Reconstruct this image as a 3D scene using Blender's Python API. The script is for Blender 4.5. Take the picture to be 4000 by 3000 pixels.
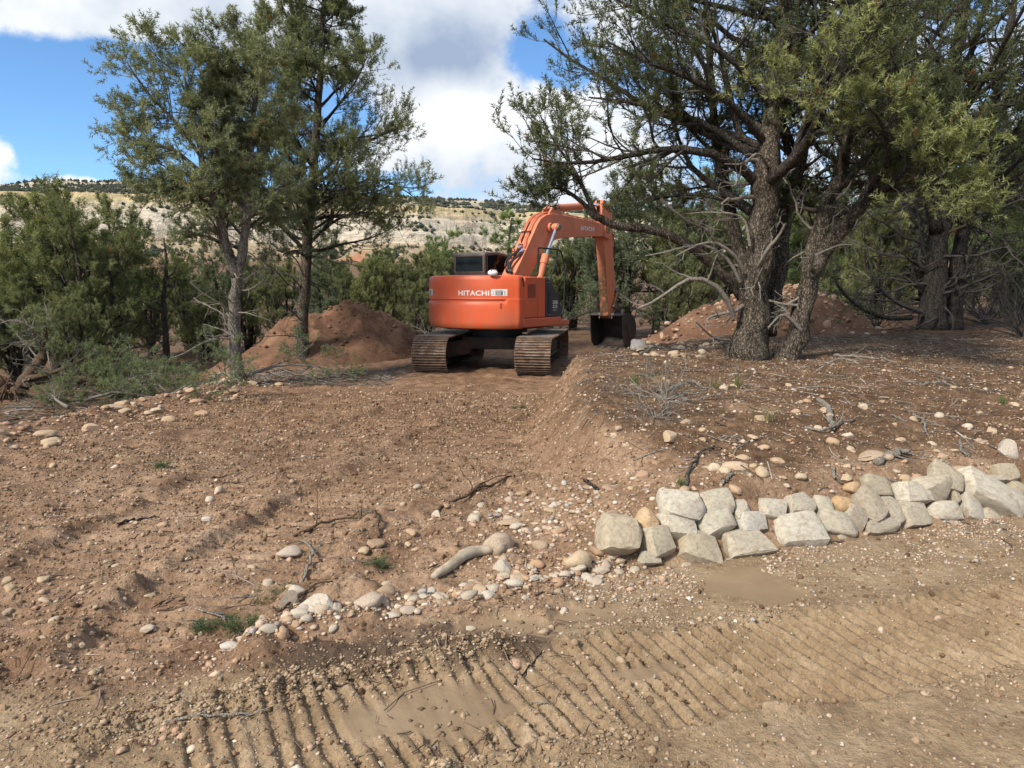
import bpy, math, random
import numpy as np
from mathutils import Vector, Matrix, Euler

for o in list(bpy.data.objects):
    bpy.data.objects.remove(o, do_unlink=True)
SC = bpy.context.scene
COL = SC.collection

# ------------------------------------------------------------------ camera
EYE = 1.65
PITCH = math.radians(7.8)
FPX = 2773.0                      # focal length in pixels of the 4000 px photograph
cam_d = bpy.data.cameras.new('camera')
cam_d.sensor_width = 36.0
cam_d.lens = FPX / 4000.0 * 36.0
cam_d.clip_start = 0.05
cam_d.clip_end = 20000.0
cam = bpy.data.objects.new('camera', cam_d)
COL.objects.link(cam)
cam.location = (0, 0, EYE)
cam.rotation_euler = (math.radians(90) - PITCH, 0, 0)
SC.camera = cam

# ------------------------------------------------------------------ sky
SUN_EL = math.radians(42)
SUN_AZ = math.radians(226)        # clockwise from +Y: behind the camera, to its left
sun_dir = Vector((math.sin(SUN_AZ) * math.cos(SUN_EL), math.cos(SUN_AZ) * math.cos(SUN_EL), math.sin(SUN_EL)))

world = bpy.data.worlds.new('World')
SC.world = world
world.use_nodes = True


class NT:
    """tiny node-tree writer"""
    def __init__(s, tree):
        s.t = tree
        s.t.nodes.clear()

    def n(s, typ, **kw):
        nd = s.t.nodes.new(typ)
        for k, v in kw.items():
            setattr(nd, k, v)
        return nd

    def put(s, sock, val):
        if val is None:
            return
        if hasattr(val, 'is_linked') or isinstance(val, bpy.types.NodeSocket):
            s.t.links.new(val, sock)
        else:
            if isinstance(val, (int, float)) and hasattr(sock.default_value, '__len__'):
                val = [val] * len(sock.default_value)
            elif hasattr(val, '__len__') and len(val) == 3 and len(sock.default_value) == 4:
                val = (*val, 1.0)
            sock.default_value = val

    def math(s, op, a, b=None, c=None, clamp=False):
        nd = s.n('ShaderNodeMath', operation=op, use_clamp=clamp)
        s.put(nd.inputs[0], a)
        if b is not None:
            s.put(nd.inputs[1], b)
        if c is not None:
            s.put(nd.inputs[2], c)
        return nd.outputs[0]

    def vmath(s, op, a, b=None):
        nd = s.n('ShaderNodeVectorMath', operation=op)
        s.put(nd.inputs[0], a)
        if b is not None:
            s.put(nd.inputs[1], b)
        return nd.outputs[0]

    def noise(s, vec, scale, detail=4, rough=0.55, dist=0.0, out=0):
        nd = s.n('ShaderNodeTexNoise')
        s.put(nd.inputs['Vector'], vec)
        s.put(nd.inputs['Scale'], scale)
        s.put(nd.inputs['Detail'], detail)
        s.put(nd.inputs['Roughness'], rough)
        s.put(nd.inputs['Distortion'], dist)
        return nd.outputs[out]

    def voro(s, vec, scale, feature='F1', out='Distance', rnd=1.0):
        nd = s.n('ShaderNodeTexVoronoi', feature=feature)
        s.put(nd.inputs['Vector'], vec)
        s.put(nd.inputs['Scale'], scale)
        s.put(nd.inputs['Randomness'], rnd)
        return nd.outputs[out]

    def mapr(s, v, a, b, c=0.0, d=1.0, smooth=False):
        nd = s.n('ShaderNodeMapRange')
        nd.interpolation_type = 'SMOOTHSTEP' if smooth else 'LINEAR'
        for i, x in enumerate((v, a, b, c, d)):
            s.put(nd.inputs[i], x)
        return nd.outputs[0]

    def mix(s, f, a, b, mode='MIX'):
        nd = s.n('ShaderNodeMix', data_type='RGBA', blend_type=mode)
        s.put(nd.inputs[0], f)
        s.put(nd.inputs[6], a)
        s.put(nd.inputs[7], b)
        return nd.outputs[2]

    def ramp(s, f, stops):
        nd = s.n('ShaderNodeValToRGB')
        els = nd.color_ramp.elements
        while len(els) < len(stops):
            els.new(0.5)
        for e, (p, c) in zip(els, stops):
            e.position = p
            e.color = (*c, 1.0) if len(c) == 3 else c
        s.put(nd.inputs[0], f)
        return nd.outputs[0]

    def attr(s, name, out='Color'):
        return s.n('ShaderNodeAttribute', attribute_name=name).outputs[out]

    def sep(s, v):
        nd = s.n('ShaderNodeSeparateXYZ')
        s.put(nd.inputs[0], v)
        return nd.outputs

    def comb(s, x, y, z):
        nd = s.n('ShaderNodeCombineXYZ')
        for i, q in enumerate((x, y, z)):
            s.put(nd.inputs[i], q)
        return nd.outputs[0]

    def bump(s, h, strength=0.5, dist=0.01, normal=None):
        nd = s.n('ShaderNodeBump')
        s.put(nd.inputs['Height'], h)
        nd.inputs['Strength'].default_value = strength
        nd.inputs['Distance'].default_value = dist
        if normal is not None:
            s.put(nd.inputs['Normal'], normal)
        return nd.outputs[0]


w = NT(world.node_tree)
sky = w.n('ShaderNodeTexSky', sky_type='NISHITA')
sky.sun_disc = False
sky.sun_elevation = SUN_EL
sky.sun_rotation = SUN_AZ
sky.altitude = 1800.0
sky.air_density = 1.0
sky.dust_density = 0.3
sky.ozone_density = 1.6
D = w.n('ShaderNodeTexCoord').outputs['Generated']
dx, dy, dz = w.sep(D)
az = w.math('ARCTAN2', dx, dy)
el = w.math('ARCSINE', dz)
# cloud layer: noise everywhere, thicker and thinner banks at some bearings
dzc = w.math('ADD', w.math('MAXIMUM', dz, 0.0), 0.22)
cp = w.comb(w.math('DIVIDE', dx, dzc), w.math('DIVIDE', dy, dzc), w.math('MULTIPLY', dz, 2.2))
n1 = w.noise(w.vmath('ADD', cp, (3.1, 7.7, 0)), 1.5, 5, 0.6, 0.0)
n2 = w.noise(w.vmath('ADD', D, (1.3, 0, 5)), 9.0, 6, 0.62, 0.0)


AE = w.comb(az, el, 0.0)


def blob(acc, a, e, wa, we, k):
    """acc + k * exp(-distance^2) about a bearing and elevation"""
    m = w.n('ShaderNodeVectorMath', operation='MULTIPLY_ADD')
    w.put(m.inputs[0], AE)
    m.inputs[1].default_value = (1 / math.radians(wa), 1 / math.radians(we), 0)
    m.inputs[2].default_value = (-a / wa, -e / we, 0)
    d = w.n('ShaderNodeVectorMath', operation='DOT_PRODUCT')
    w.put(d.inputs[0], m.outputs[0]); w.put(d.inputs[1], m.outputs[0])
    return w.math('MULTIPLY_ADD', w.math('POWER', 0.3679, d.outputs['Value']), k, acc)


dens = w.math('ADD', 0.30, w.math('MULTIPLY', w.math('SUBTRACT', n1, 0.5), 1.0))
dens = w.math('ADD', dens, w.math('MULTIPLY', w.math('SUBTRACT', n2, 0.5), 1.9))
for a, e, wa, we, k in [(-31, 11.8, 10, 3.7, -1.2), (-22, 11, 6, 4, -.55), (1.9, 17.4, 2.3, 2.0, -1.0), (4.5, 15.6, 1.4, 1.0, -.6),
                        (-35.2, 8.7, 2.2, 1.7, 1.25), (-30.5, 6.9, 3.2, 0.8, 1.05), (-31, 7.0, 12, 2.6, -.75), (-37, 6.4, 3, 1.0, .8), (-33, 9.9, 0.9, 0.45, .55),
                        (-12.5, 7.6, 5, 0.9, -.8), (-2.0, 23, 3, 1.0, -.8),
                        (-4, 12, 8, 5, .5), (-24, 18.6, 15, 2.3, 1.15), (-36, 19, 8, 2.2, .6), (9, 20, 5, 3, .4), (-8, 19, 7, 4, .4)]:
    dens = blob(dens, a, e, wa, we, k)
cov = w.mapr(dens, 0.06, 0.50, 0, 1, True)
shade = w.math('ADD', w.math('MULTIPLY', n2, 0.75), w.math('MULTIPLY', w.noise(w.vmath('ADD', D, (4, 2, 1)), 5.0, 3, 0.6, 0.0), 0.7))
shade = w.math('ADD', shade, -0.16)
for a, e, wa, we, k in [(-6.0, 17.0, 5.5, 2.8, -.42), (-3.5, 13.0, 5.0, 2.6, .42), (-20, 21, 10, 3, .1), (-4, 7.5, 8, 2.2, -.12), (-33, 9.5, 8, 4, .35), (7, 14, 6, 3, .15)]:
    shade = blob(shade, a, e, wa, we, k)
ccol = w.ramp(shade, [(0.18, (0.180, 0.225, 0.306)), (0.42, (0.306, 0.342, 0.396)), (0.62, (0.405, 0.427, 0.455)), (0.92, (0.549, 0.553, 0.558))])
skyc = w.mix(1.0, sky.outputs[0], (0.060, 0.080, 0.094), 'MULTIPLY')
final = w.mix(cov, skyc, ccol)
bg = w.n('ShaderNodeBackground')
w.put(bg.inputs[0], final)
bg.inputs[1].default_value = 1.0
w.t.links.new(bg.outputs[0], w.n('ShaderNodeOutputWorld').inputs[0])

world.cycles.sampling_method = 'MANUAL'
world.cycles.sample_map_resolution = 256

sun_l = bpy.data.lights.new('sun', 'SUN')
sun_l.energy = 2.6
sun_l.angle = math.radians(10)
sun_l.color = (1.0, 0.93, 0.82)
sun_o = bpy.data.objects.new('sun', sun_l)
COL.objects.link(sun_o)
sun_o.rotation_euler = sun_dir.to_track_quat('Z', 'Y').to_euler()

vs = SC.view_settings
vs.view_transform = 'Standard'
vs.look = 'None'
vs.exposure = 1.12
vs.gamma = 1.0
vs.use_curve_mapping = False
SC.render.engine = 'CYCLES'
SC.cycles.max_bounces = 5
SC.cycles.diffuse_bounces = 3
SC.cycles.glossy_bounces = 2

# ------------------------------------------------------------------ helpers
rng = np.random.default_rng(11)


def ray(px, py):
    u = (px - 2000) / FPX
    v = (py - 1500) / FPX
    return np.array([u, math.cos(PITCH) - v * math.sin(PITCH), -math.sin(PITCH) - v * math.cos(PITCH)])


def at_y(px, py, y):
    d = ray(px, py)
    return np.array([0, 0, EYE]) + d * (y / d[1])


def _h(ix, iy, seed):
    n = (ix.astype(np.int64) * 374761393 + iy.astype(np.int64) * 668265263 + seed * 1442695041) & 0xffffffff
    n = ((n ^ (n >> 13)) * 1274126177) & 0xffffffff
    n = ((n ^ (n >> 16)) * 2246822519) & 0xffffffff
    return ((n ^ (n >> 15)) & 0xffff) / 65535.0


def vnoise(x, y, seed=0):
    ix = np.floor(x); iy = np.floor(y)
    fx = x - ix; fy = y - iy
    fx = fx * fx * (3 - 2 * fx); fy = fy * fy * (3 - 2 * fy)
    a = _h(ix, iy, seed); b = _h(ix + 1, iy, seed); c = _h(ix, iy + 1, seed); d = _h(ix + 1, iy + 1, seed)
    return (a + (b - a) * fx) * (1 - fy) + (c + (d - c) * fx) * fy - 0.5


def fbm(x, y, octv=4, seed=0, g=0.5):
    s = 0; a = 1.0
    for i in range(octv):
        s = s + a * vnoise(x * 2 ** i + 17.3 * i, y * 2 ** i + 9.1 * i, seed + i)
        a *= g
    return s


def sst(a, b, x):
    t = np.clip((x - a) / (b - a), 0, 1)
    return t * t * (3 - 2 * t)


def mesh(name, V, F, mat=None, smooth=True, col=None, smooth_angle=None):
    """V (n,3); F array (m,k) or list of such arrays"""
    me = bpy.data.meshes.new(name)
    V = np.asarray(V, dtype=np.float32)
    if not isinstance(F, list):
        F = [F]
    F = [np.asarray(f, dtype=np.int32) for f in F if len(f)]
    me.vertices.add(len(V))
    me.vertices.foreach_set('co', V.ravel())
    nl = sum(f.size for f in F); npol = sum(len(f) for f in F)
    me.loops.add(nl)
    me.polygons.add(npol)
    me.loops.foreach_set('vertex_index', np.concatenate([f.ravel() for f in F]))
    tot = np.concatenate([np.full(len(f), f.shape[1], dtype=np.int32) for f in F])
    start = np.concatenate([[0], np.cumsum(tot)[:-1]]).astype(np.int32)
    me.polygons.foreach_set('loop_start', start)
    me.polygons.foreach_set('loop_total', tot)
    me.polygons.foreach_set('use_smooth', np.full(npol, smooth, dtype=bool))
    if col is not None:
        ca = me.color_attributes.new('col', 'FLOAT_COLOR', 'POINT')
        c = np.ones((len(V), 4), dtype=np.float32)
        c[:, :col.shape[1]] = col
        ca.data.foreach_set('color', c.ravel())
    me.update(calc_edges=True)
    if smooth_angle is not None:
        me.set_sharp_from_angle(angle=math.radians(smooth_angle))
    if mat:
        me.materials.append(mat)
    return me


def obj(name, me, parent=None, loc=None, rot=None, scale=None):
    o = bpy.data.objects.new(name, me)
    COL.objects.link(o)
    if parent:
        o.parent = parent
    if loc is not None:
        o.location = loc
    if rot is not None:
        o.rotation_euler = rot
    if scale is not None:
        o.scale = scale
    return o


def tag(o, label=None, cat=None, group=None, kind=None):
    if label: o['label'] = label
    if cat: o['category'] = cat
    if group: o['group'] = group
    if kind: o['kind'] = kind
    return o


def empty(name, loc, rz=0.0):
    o = bpy.data.objects.new(name, None)
    COL.objects.link(o)
    o.location = loc
    o.rotation_euler = (0, 0, rz)
    o.empty_display_size = 0.3
    return o


def join(parts):
    """parts: list of (V, F) with F array or list; returns V, [F...]"""
    Vs, Fs, off = [], [], 0
    for V, F in parts:
        if not isinstance(F, list):
            F = [F]
        for f in F:
            if len(f):
                Fs.append(np.asarray(f) + off)
        Vs.append(np.asarray(V, dtype=float))
        off += len(V)
    # merge by size
    by = {}
    for f in Fs:
        by.setdefault(f.shape[1], []).append(f)
    return np.concatenate(Vs), [np.concatenate(v) for v in by.values()]


def nrm(v):
    return v / np.maximum(np.linalg.norm(v, axis=-1, keepdims=True), 1e-9)


def tubes(P, R, S=6, cap=False):
    """P (N,K,3) centre lines, R (N,K) radii -> V, F quads"""
    P = np.asarray(P, float); R = np.asarray(R, float)
    if P.ndim == 2:
        P = P[None]; R = R[None]
    N, K, _ = P.shape
    T = np.gradient(P, axis=1)
    T = nrm(T)
    ref = np.zeros((N, 1, 3)); ref[:] = (0.31, 0.17, 0.93)
    flip = np.abs((T[:, :1] * ref).sum(-1, keepdims=True)) > 0.9
    ref = np.where(flip, np.array([0.95, 0.2, 0.1]), ref)
    ref = np.repeat(ref, K, axis=1)
    A = nrm(np.cross(T, ref)); B = np.cross(T, A)
    an = np.arange(S) / S * 2 * np.pi
    ring = P[:, :, None] + R[:, :, None, None] * (A[:, :, None] * np.cos(an)[None, None, :, None] + B[:, :, None] * np.sin(an)[None, None, :, None])
    V = ring.reshape(-1, 3)
    n = np.arange(N)[:, None, None] * K * S
    k = np.arange(K - 1)[None, :, None] * S
    j = np.arange(S)[None, None, :]
    j2 = (j + 1) % S
    Fq = np.stack([n + k + j, n + k + j2, n + k + S + j2, n + k + S + j], -1).reshape(-1, 4)
    if cap:
        c0 = np.arange(N)[:, None] * K * S + np.arange(S)[None, ::-1]
        c1 = np.arange(N)[:, None] * K * S + (K - 1) * S + np.arange(S)[None]
        return V, [Fq, c0, c1]
    return V, Fq


def spline(pts, n):
    """Catmull-Rom through pts (m,d) -> (n,d)"""
    p = np.asarray(pts, float)
    if len(p) == 2:
        t = np.linspace(0, 1, n)[:, None]
        return p[0] * (1 - t) + p[1] * t
    p = np.vstack([2 * p[0] - p[1], p, 2 * p[-1] - p[-2]])
    m = len(p) - 3
    t = np.linspace(0, m - 1e-6, n)
    i = t.astype(int); f = (t - i)[:, None]
    a, b, c, d = p[i], p[i + 1], p[i + 2], p[i + 3]
    return 0.5 * (2 * b + (c - a) * f + (2 * a - 5 * b + 4 * c - d) * f ** 2 + (3 * b - a - 3 * c + d) * f ** 3)


def box(x0, x1, y0, y1, z0, z1):
    V = np.array([[x, y, z] for z in (z0, z1) for y in (y0, y1) for x in (x0, x1)], float)
    F = np.array([[0, 2, 3, 1], [4, 5, 7, 6], [0, 1, 5, 4], [2, 6, 7, 3], [0, 4, 6, 2], [1, 3, 7, 5]])
    return V, F


def prism(poly, x0, x1):
    """poly list of (y,z); extruded along x"""
    p = np.asarray(poly, float); n = len(p)
    V = np.vstack([np.c_[np.full(n, x0), p], np.c_[np.full(n, x1), p]])
    area = 0.5 * np.sum(p[:, 0] * np.roll(p[:, 1], -1) - np.roll(p[:, 0], -1) * p[:, 1])
    i = np.arange(n); j = (i + 1) % n
    side = np.stack([i, j, j + n, i + n], -1)
    a = i[None, ::-1]; b = (i + n)[None]
    if area < 0:
        side = side[:, ::-1]; a = a[:, ::-1]; b = b[:, ::-1]
    return V, [side, a, b]


def cyl(p0, p1, r0, r1=None, S=20):
    r1 = r0 if r1 is None else r1
    return tubes(np.array([[p0, p1]], float), np.array([[r0, r1]], float), S, True)


def ico(sub):
    t = (1 + 5 ** .5) / 2
    V = [(-1, t, 0), (1, t, 0), (-1, -t, 0), (1, -t, 0), (0, -1, t), (0, 1, t), (0, -1, -t), (0, 1, -t), (t, 0, -1), (t, 0, 1), (-t, 0, -1), (-t, 0, 1)]
    F = [(0, 11, 5), (0, 5, 1), (0, 1, 7), (0, 7, 10), (0, 10, 11), (1, 5, 9), (5, 11, 4), (11, 10, 2), (10, 7, 6), (7, 1, 8), (3, 9, 4), (3, 4, 2), (3, 2, 6), (3, 6, 8), (3, 8, 9), (4, 9, 5), (2, 4, 11), (6, 2, 10), (8, 6, 7), (9, 8, 1)]
    V = [tuple(np.array(v) / np.linalg.norm(v)) for v in V]
    for _ in range(sub):
        cache = {}; nf = []

        def mid(a, b):
            k = (min(a, b), max(a, b))
            if k not in cache:
                m = np.array(V[a]) + np.array(V[b])
                V.append(tuple(m / np.linalg.norm(m)))
                cache[k] = len(V) - 1
            return cache[k]
        for a, b, c in F:
            x, y, z = mid(a, b), mid(b, c), mid(c, a)
            nf += [(a, x, z), (b, y, x), (c, z, y), (x, y, z)]
        F = nf
    return np.array(V), np.array(F)


ICO = [ico(k) for k in range(4)]
OCTA = (np.array([(1, 0, 0), (-1, 0, 0), (0, 1, 0), (0, -1, 0), (0, 0, 1), (0, 0, -1)], float), np.array([(0, 2, 4), (2, 1, 4), (1, 3, 4), (3, 0, 4), (2, 0, 5), (1, 2, 5), (3, 1, 5), (0, 3, 5)]))


def rotz(V, a):
    c, s = math.cos(a), math.sin(a)
    return V @ np.array([[c, s, 0], [-s, c, 0], [0, 0, 1]])


def euler_m(r):
    return np.array(Euler(r).to_matrix())


# ------------------------------------------------------------------ materials
def material(name):
    m = bpy.data.materials.new(name)
    m.use_nodes = True
    t = NT(m.node_tree)
    b = t.n('ShaderNodeBsdfPrincipled')
    o = t.n('ShaderNodeOutputMaterial')
    t.t.links.new(b.outputs[0], o.inputs[0])
    return m, t, b, o


def coords(t, kind='Object'):
    return t.n('ShaderNodeTexCoord').outputs[kind]


def simple(name, base, rough=0.6, metal=0.0, var=0.15, scale=8.0, dirt=None, dirt_amt=0.0, bump=0.0, spec=None, coat=0.0):
    m, t, b, o = material(name)
    P = coords(t)
    n = t.noise(P, scale, 5, 0.6)
    c = t.mix(t.mapr(n, 0.3, 0.7), [x * (1 - var) for x in base], [min(1, x * (1 + var)) for x in base])
    if dirt is not None:
        d = t.math('MULTIPLY', t.mapr(t.noise(P, scale * 0.37, 8, 0.68, 0.4), 0.5, 0.72), dirt_amt)
        c = t.mix(d, c, dirt)
        t.put(b.inputs['Roughness'], t.math('ADD', rough, t.math('MULTIPLY', d, 0.4), clamp=True))
    else:
        b.inputs['Roughness'].default_value = rough
    t.put(b.inputs['Base Color'], c)
    b.inputs['Metallic'].default_value = metal
    if spec is not None:
        b.inputs['Specular IOR Level'].default_value = spec
    if coat:
        b.inputs['Coat Weight'].default_value = coat
        b.inputs['Coat Roughness'].default_value = 0.25
    if bump:
        t.put(b.inputs['Normal'], t.bump(t.noise(P, scale * 6, 4, 0.6), bump, 0.004))
    return m


def mat_ground():
    m, t, b, o = material('soil')
    G = t.n('ShaderNodeNewGeometry').outputs['Position']
    z = t.attr('col')
    sr = t.n('ShaderNodeSeparateColor'); t.put(sr.inputs[0], z)
    bank, wet, road = sr.outputs[0], sr.outputs[1], sr.outputs[2]
    big = t.noise(G, 0.55, 5, 0.6, 0.3)
    mid = t.noise(G, 3.2, 6, 0.65, 0.2)
    fine = t.noise(G, 26, 5, 0.7)
    dry = t.ramp(t.math('ADD', t.math('MULTIPLY', big, 0.5), t.math('MULTIPLY', mid, 0.5)),
                 [(0.33, (0.111, 0.061, 0.035)), (0.45, (0.203, 0.121, 0.070)), (0.56, (0.305, 0.201, 0.126)), (0.68, (0.413, 0.297, 0.204))])
    roadc = t.ramp(mid, [(0.3, (0.184, 0.123, 0.069)), (0.5, (0.266, 0.185, 0.107)), (0.68, (0.347, 0.255, 0.160))])
    litter = t.ramp(t.noise(G, 7, 6, 0.75, 0.4), [(0.3, (0.041, 0.024, 0.013)), (0.48, (0.103, 0.058, 0.030)), (0.62, (0.172, 0.103, 0.056)), (0.75, (0.276, 0.178, 0.108))])
    gy = t.sep(G)[1]
    redder = t.ramp(mid, [(0.32, (0.098, 0.051, 0.027)), (0.5, (0.191, 0.104, 0.055)), (0.68, (0.298, 0.180, 0.105))])
    up_ = t.mapr(t.math('ADD', gy, t.math('MULTIPLY', big, 5.0)), 7.0, 11.5)
    dry = t.mix(t.math('MULTIPLY', up_, 0.8), dry, redder)
    c = t.mix(road, dry, roadc)
    c = t.mix(bank, c, litter)
    c = t.mix(t.math('SUBTRACT', 0.7, t.math('MULTIPLY', road, 0.25)), c, t.mix(1.0, c, t.ramp(t.math('ADD', t.math('MULTIPLY', fine, 0.6), t.math('MULTIPLY', t.noise(G, 95, 3, 0.6), 0.4)), [(0.34, (0.25, 0.24, 0.23)), (0.5, (1.0, 1.0, 1.0)), (0.66, (1.75, 1.72, 1.7))]), 'MULTIPLY'))
    mud = t.ramp(mid, [(0.3, (0.207, 0.140, 0.081)), (0.7, (0.276, 0.197, 0.120))])
    c = t.mix(t.math('MULTIPLY', wet, 0.92), c, mud)
    dark = t.attr('col', 'Alpha')     # freshly churned, soaked earth is a darker soil
    c = t.mix(t.math('SUBTRACT', 1.0, dark), c, (0.062, 0.038, 0.025))
    t.put(b.inputs['Base Color'], c)
    t.put(b.inputs['Roughness'], t.math('SUBTRACT', 0.95, t.math('MULTIPLY', wet, 0.32)))
    b.inputs['Specular IOR Level'].default_value = 0.3
    hgt = t.math('MULTIPLY', fine, 0.9)
    hgt = t.math('ADD', hgt, t.math('MULTIPLY', t.noise(G, 90, 2, 0.5), 0.12))
    hgt = t.math('MULTIPLY', hgt, t.math('SUBTRACT', 1.0, t.math('MULTIPLY', wet, 0.85)))
    t.put(b.inputs['Normal'], t.bump(hgt, 0.9, 0.028))
    return m


def mat_red():
    m, t, b, o = material('red_soil')
    G = coords(t)
    c = t.ramp(t.noise(G, 1.6, 8, 0.65, 0.4), [(0.3, (0.090, 0.043, 0.022)), (0.5, (0.168, 0.084, 0.045)), (0.68, (0.258, 0.145, 0.083))])
    f = t.noise(G, 30, 5, 0.7)
    c = t.mix(0.6, c, t.mix(1.0, c, t.ramp(f, [(0.3, (0.5, 0.5, 0.5)), (0.7, (1.4, 1.4, 1.4))]), 'MULTIPLY'))
    t.put(b.inputs['Base Color'], c)
    b.inputs['Roughness'].default_value = 0.95
    t.put(b.inputs['Normal'], t.bump(t.math('ADD', f, t.noise(G, 7, 4, 0.6)), 0.9, 0.03))
    return m


def mat_stone(name, stops, rnd=True, scale=6.0, vcol=False):
    m, t, b, o = material(name)
    P = coords(t)
    if vcol:
        c = t.attr('col')
        P = t.n('ShaderNodeNewGeometry').outputs['Position']
    else:
        oi = t.n('ShaderNodeObjectInfo').outputs['Random']
        P = t.vmath('ADD', P, t.comb(t.math('MULTIPLY', oi, 91.0), t.math('MULTIPLY', oi, 37.0), 0.0))
        c = t.ramp(oi, stops)
    n = t.noise(P, scale, 7, 0.68, 0.3)
    c = t.mix(0.75, c, t.mix(1.0, c, t.ramp(n, [(0.28, (0.50, 0.46, 0.42)), (0.5, (1, 1, 1)), (0.72, (1.28, 1.27, 1.25))]), 'MULTIPLY'))
    # soil smeared on the stone
    c = t.mix(t.math('MULTIPLY', t.mapr(t.noise(P, scale * .45, 6, 0.7), 0.53, 0.70), 0.6), c, (0.22, 0.135, 0.08))
    t.put(b.inputs['Base Color'], c)
    b.inputs['Roughness'].default_value = 0.9
    b.inputs['Specular IOR Level'].default_value = 0.25
    cr = t.voro(t.vmath('ADD', P, t.vmath('MULTIPLY', t.noise(P, scale, 3, 0.6, 0, 1), (0.1, 0.1, 0.1))), scale * 0.8, 'DISTANCE_TO_EDGE')
    h = t.math('ADD', t.math('MULTIPLY', n, 1.0), t.math('MULTIPLY', t.mapr(cr, 0.0, 0.06), 0.35))
    h = t.math('ADD', h, t.math('MULTIPLY', t.noise(P, scale * 7, 4, 0.65), 0.4))
    t.put(b.inputs['Normal'], t.bump(h, 0.5, 0.012))
    return m


def mat_bark(name, lo, mi, hi, scale=1.0, furrow=0.2):
    m, t, b, o = material(name)
    P = coords(t)
    S = t.vmath('MULTIPLY', P, (15 * scale, 15 * scale, 15 * scale * furrow))
    n = t.noise(S, 1.0, 6, 0.7, 0.15)
    f = t.noise(P, 55 * scale, 3, 0.6)
    Q = t.vmath('ADD', t.vmath('MULTIPLY', P, (34 * scale, 34 * scale, 34 * scale * (0.42 if furrow < 1 else 1))), t.vmath('MULTIPLY', t.noise(P, 18 * scale, 3, 0.6, 0, 1), (2.4, 2.4, 2.4)))
    e = t.mapr(t.voro(Q, 1.0, 'DISTANCE_TO_EDGE'), 0.0, 0.22)
    h = t.math('ADD', t.math('ADD', t.math('MULTIPLY', n, 0.6), t.math('MULTIPLY', f, 0.2)), t.math('MULTIPLY', e, 0.2))
    t.put(b.inputs['Base Color'], t.ramp(h, [(0.36, lo), (0.5, mi), (0.66, hi)]))
    b.inputs['Roughness'].default_value = 0.95
    b.inputs['Specular IOR Level'].default_value = 0.12
    t.put(b.inputs['Normal'], t.bump(h, 1.0, 0.06 / scale))
    return m


def mat_leaf(name):
    m, t, b, o = material(name)
    t.t.nodes.remove(b)
    c = t.attr('col')
    d = t.n('ShaderNodeBsdfDiffuse'); t.put(d.inputs[0], c)
    tr = t.n('ShaderNodeBsdfTranslucent'); t.put(tr.inputs[0], t.mix(1.0, c, (1.2, 1.25, 0.6), 'MULTIPLY'))
    mx = t.n('ShaderNodeMixShader'); mx.inputs[0].default_value = 0.36
    t.t.links.new(d.outputs[0], mx.inputs[1]); t.t.links.new(tr.outputs[0], mx.inputs[2])
    t.t.links.new(mx.outputs[0], o.inputs[0])
    return m


def mat_grit():
    m, t, b, o = material('soil_grit')
    c = t.ramp(t.n('ShaderNodeObjectInfo').outputs['Random'], [(0.0, (0.085, 0.052, 0.03)), (0.3, (0.17, 0.105, 0.06)), (0.55, (0.25, 0.165, 0.098)), (0.80, (0.32, 0.22, 0.14)), (0.95, (0.40, 0.30, 0.205)), (1.0, (0.47, 0.38, 0.28))])
    t.put(b.inputs['Base Color'], c)
    b.inputs['Roughness'].default_value = 0.95
    b.inputs['Specular IOR Level'].default_value = 0.15
    return m


def scatter(name, P, S, mat, label, cat, seed):
    """tens of thousands of crumbs: instances of a small faceted lump on points"""
    r = np.random.default_rng(seed)
    me = bpy.data.meshes.new(name)
    me.vertices.add(len(P))
    me.vertices.foreach_set('co', np.asarray(P, np.float32).ravel())
    a = me.attributes.new('size', 'FLOAT_VECTOR', 'POINT')
    a.data.foreach_set('vector', (S[:, None] * r.uniform(.6, 1.25, (len(P), 3)) * [1.1, 1.0, .8]).astype(np.float32).ravel())
    a = me.attributes.new('turn', 'FLOAT_VECTOR', 'POINT')
    a.data.foreach_set('vector', r.uniform(0, 6.28, (len(P), 3)).astype(np.float32).ravel())
    ng = bpy.data.node_groups.new(name, 'GeometryNodeTree')
    ng.interface.new_socket('Geometry', in_out='INPUT', socket_type='NodeSocketGeometry')
    ng.interface.new_socket('Geometry', in_out='OUTPUT', socket_type='NodeSocketGeometry')
    N, L = ng.nodes, ng.links
    gi = N.new('NodeGroupInput'); go = N.new('NodeGroupOutput')
    ic = N.new('GeometryNodeMeshIcoSphere'); ic.inputs['Subdivisions'].default_value = 1
    sm = N.new('GeometryNodeSetMaterial'); sm.inputs['Material'].default_value = mat
    ip = N.new('GeometryNodeInstanceOnPoints')
    at = []
    for nm in ('size', 'turn'):
        q = N.new('GeometryNodeInputNamedAttribute'); q.data_type = 'FLOAT_VECTOR'; q.inputs['Name'].default_value = nm
        at.append([k for k in q.outputs if k.name == 'Attribute' and k.enabled][0])
    er = N.new('FunctionNodeEulerToRotation')
    L.new(gi.outputs[0], ip.inputs['Points']); L.new(ic.outputs['Mesh'], sm.inputs['Geometry']); L.new(sm.outputs[0], ip.inputs['Instance'])
    L.new(at[0], ip.inputs['Scale']); L.new(at[1], er.inputs[0]); L.new(er.outputs[0], ip.inputs['Rotation'])
    L.new(ip.outputs[0], go.inputs[0])
    o = bpy.data.objects.new(name, me)
    COL.objects.link(o)
    md = o.modifiers.new('scatter', 'NODES'); md.node_group = ng
    tag(o, label, cat, kind='stuff')
    return o


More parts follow.
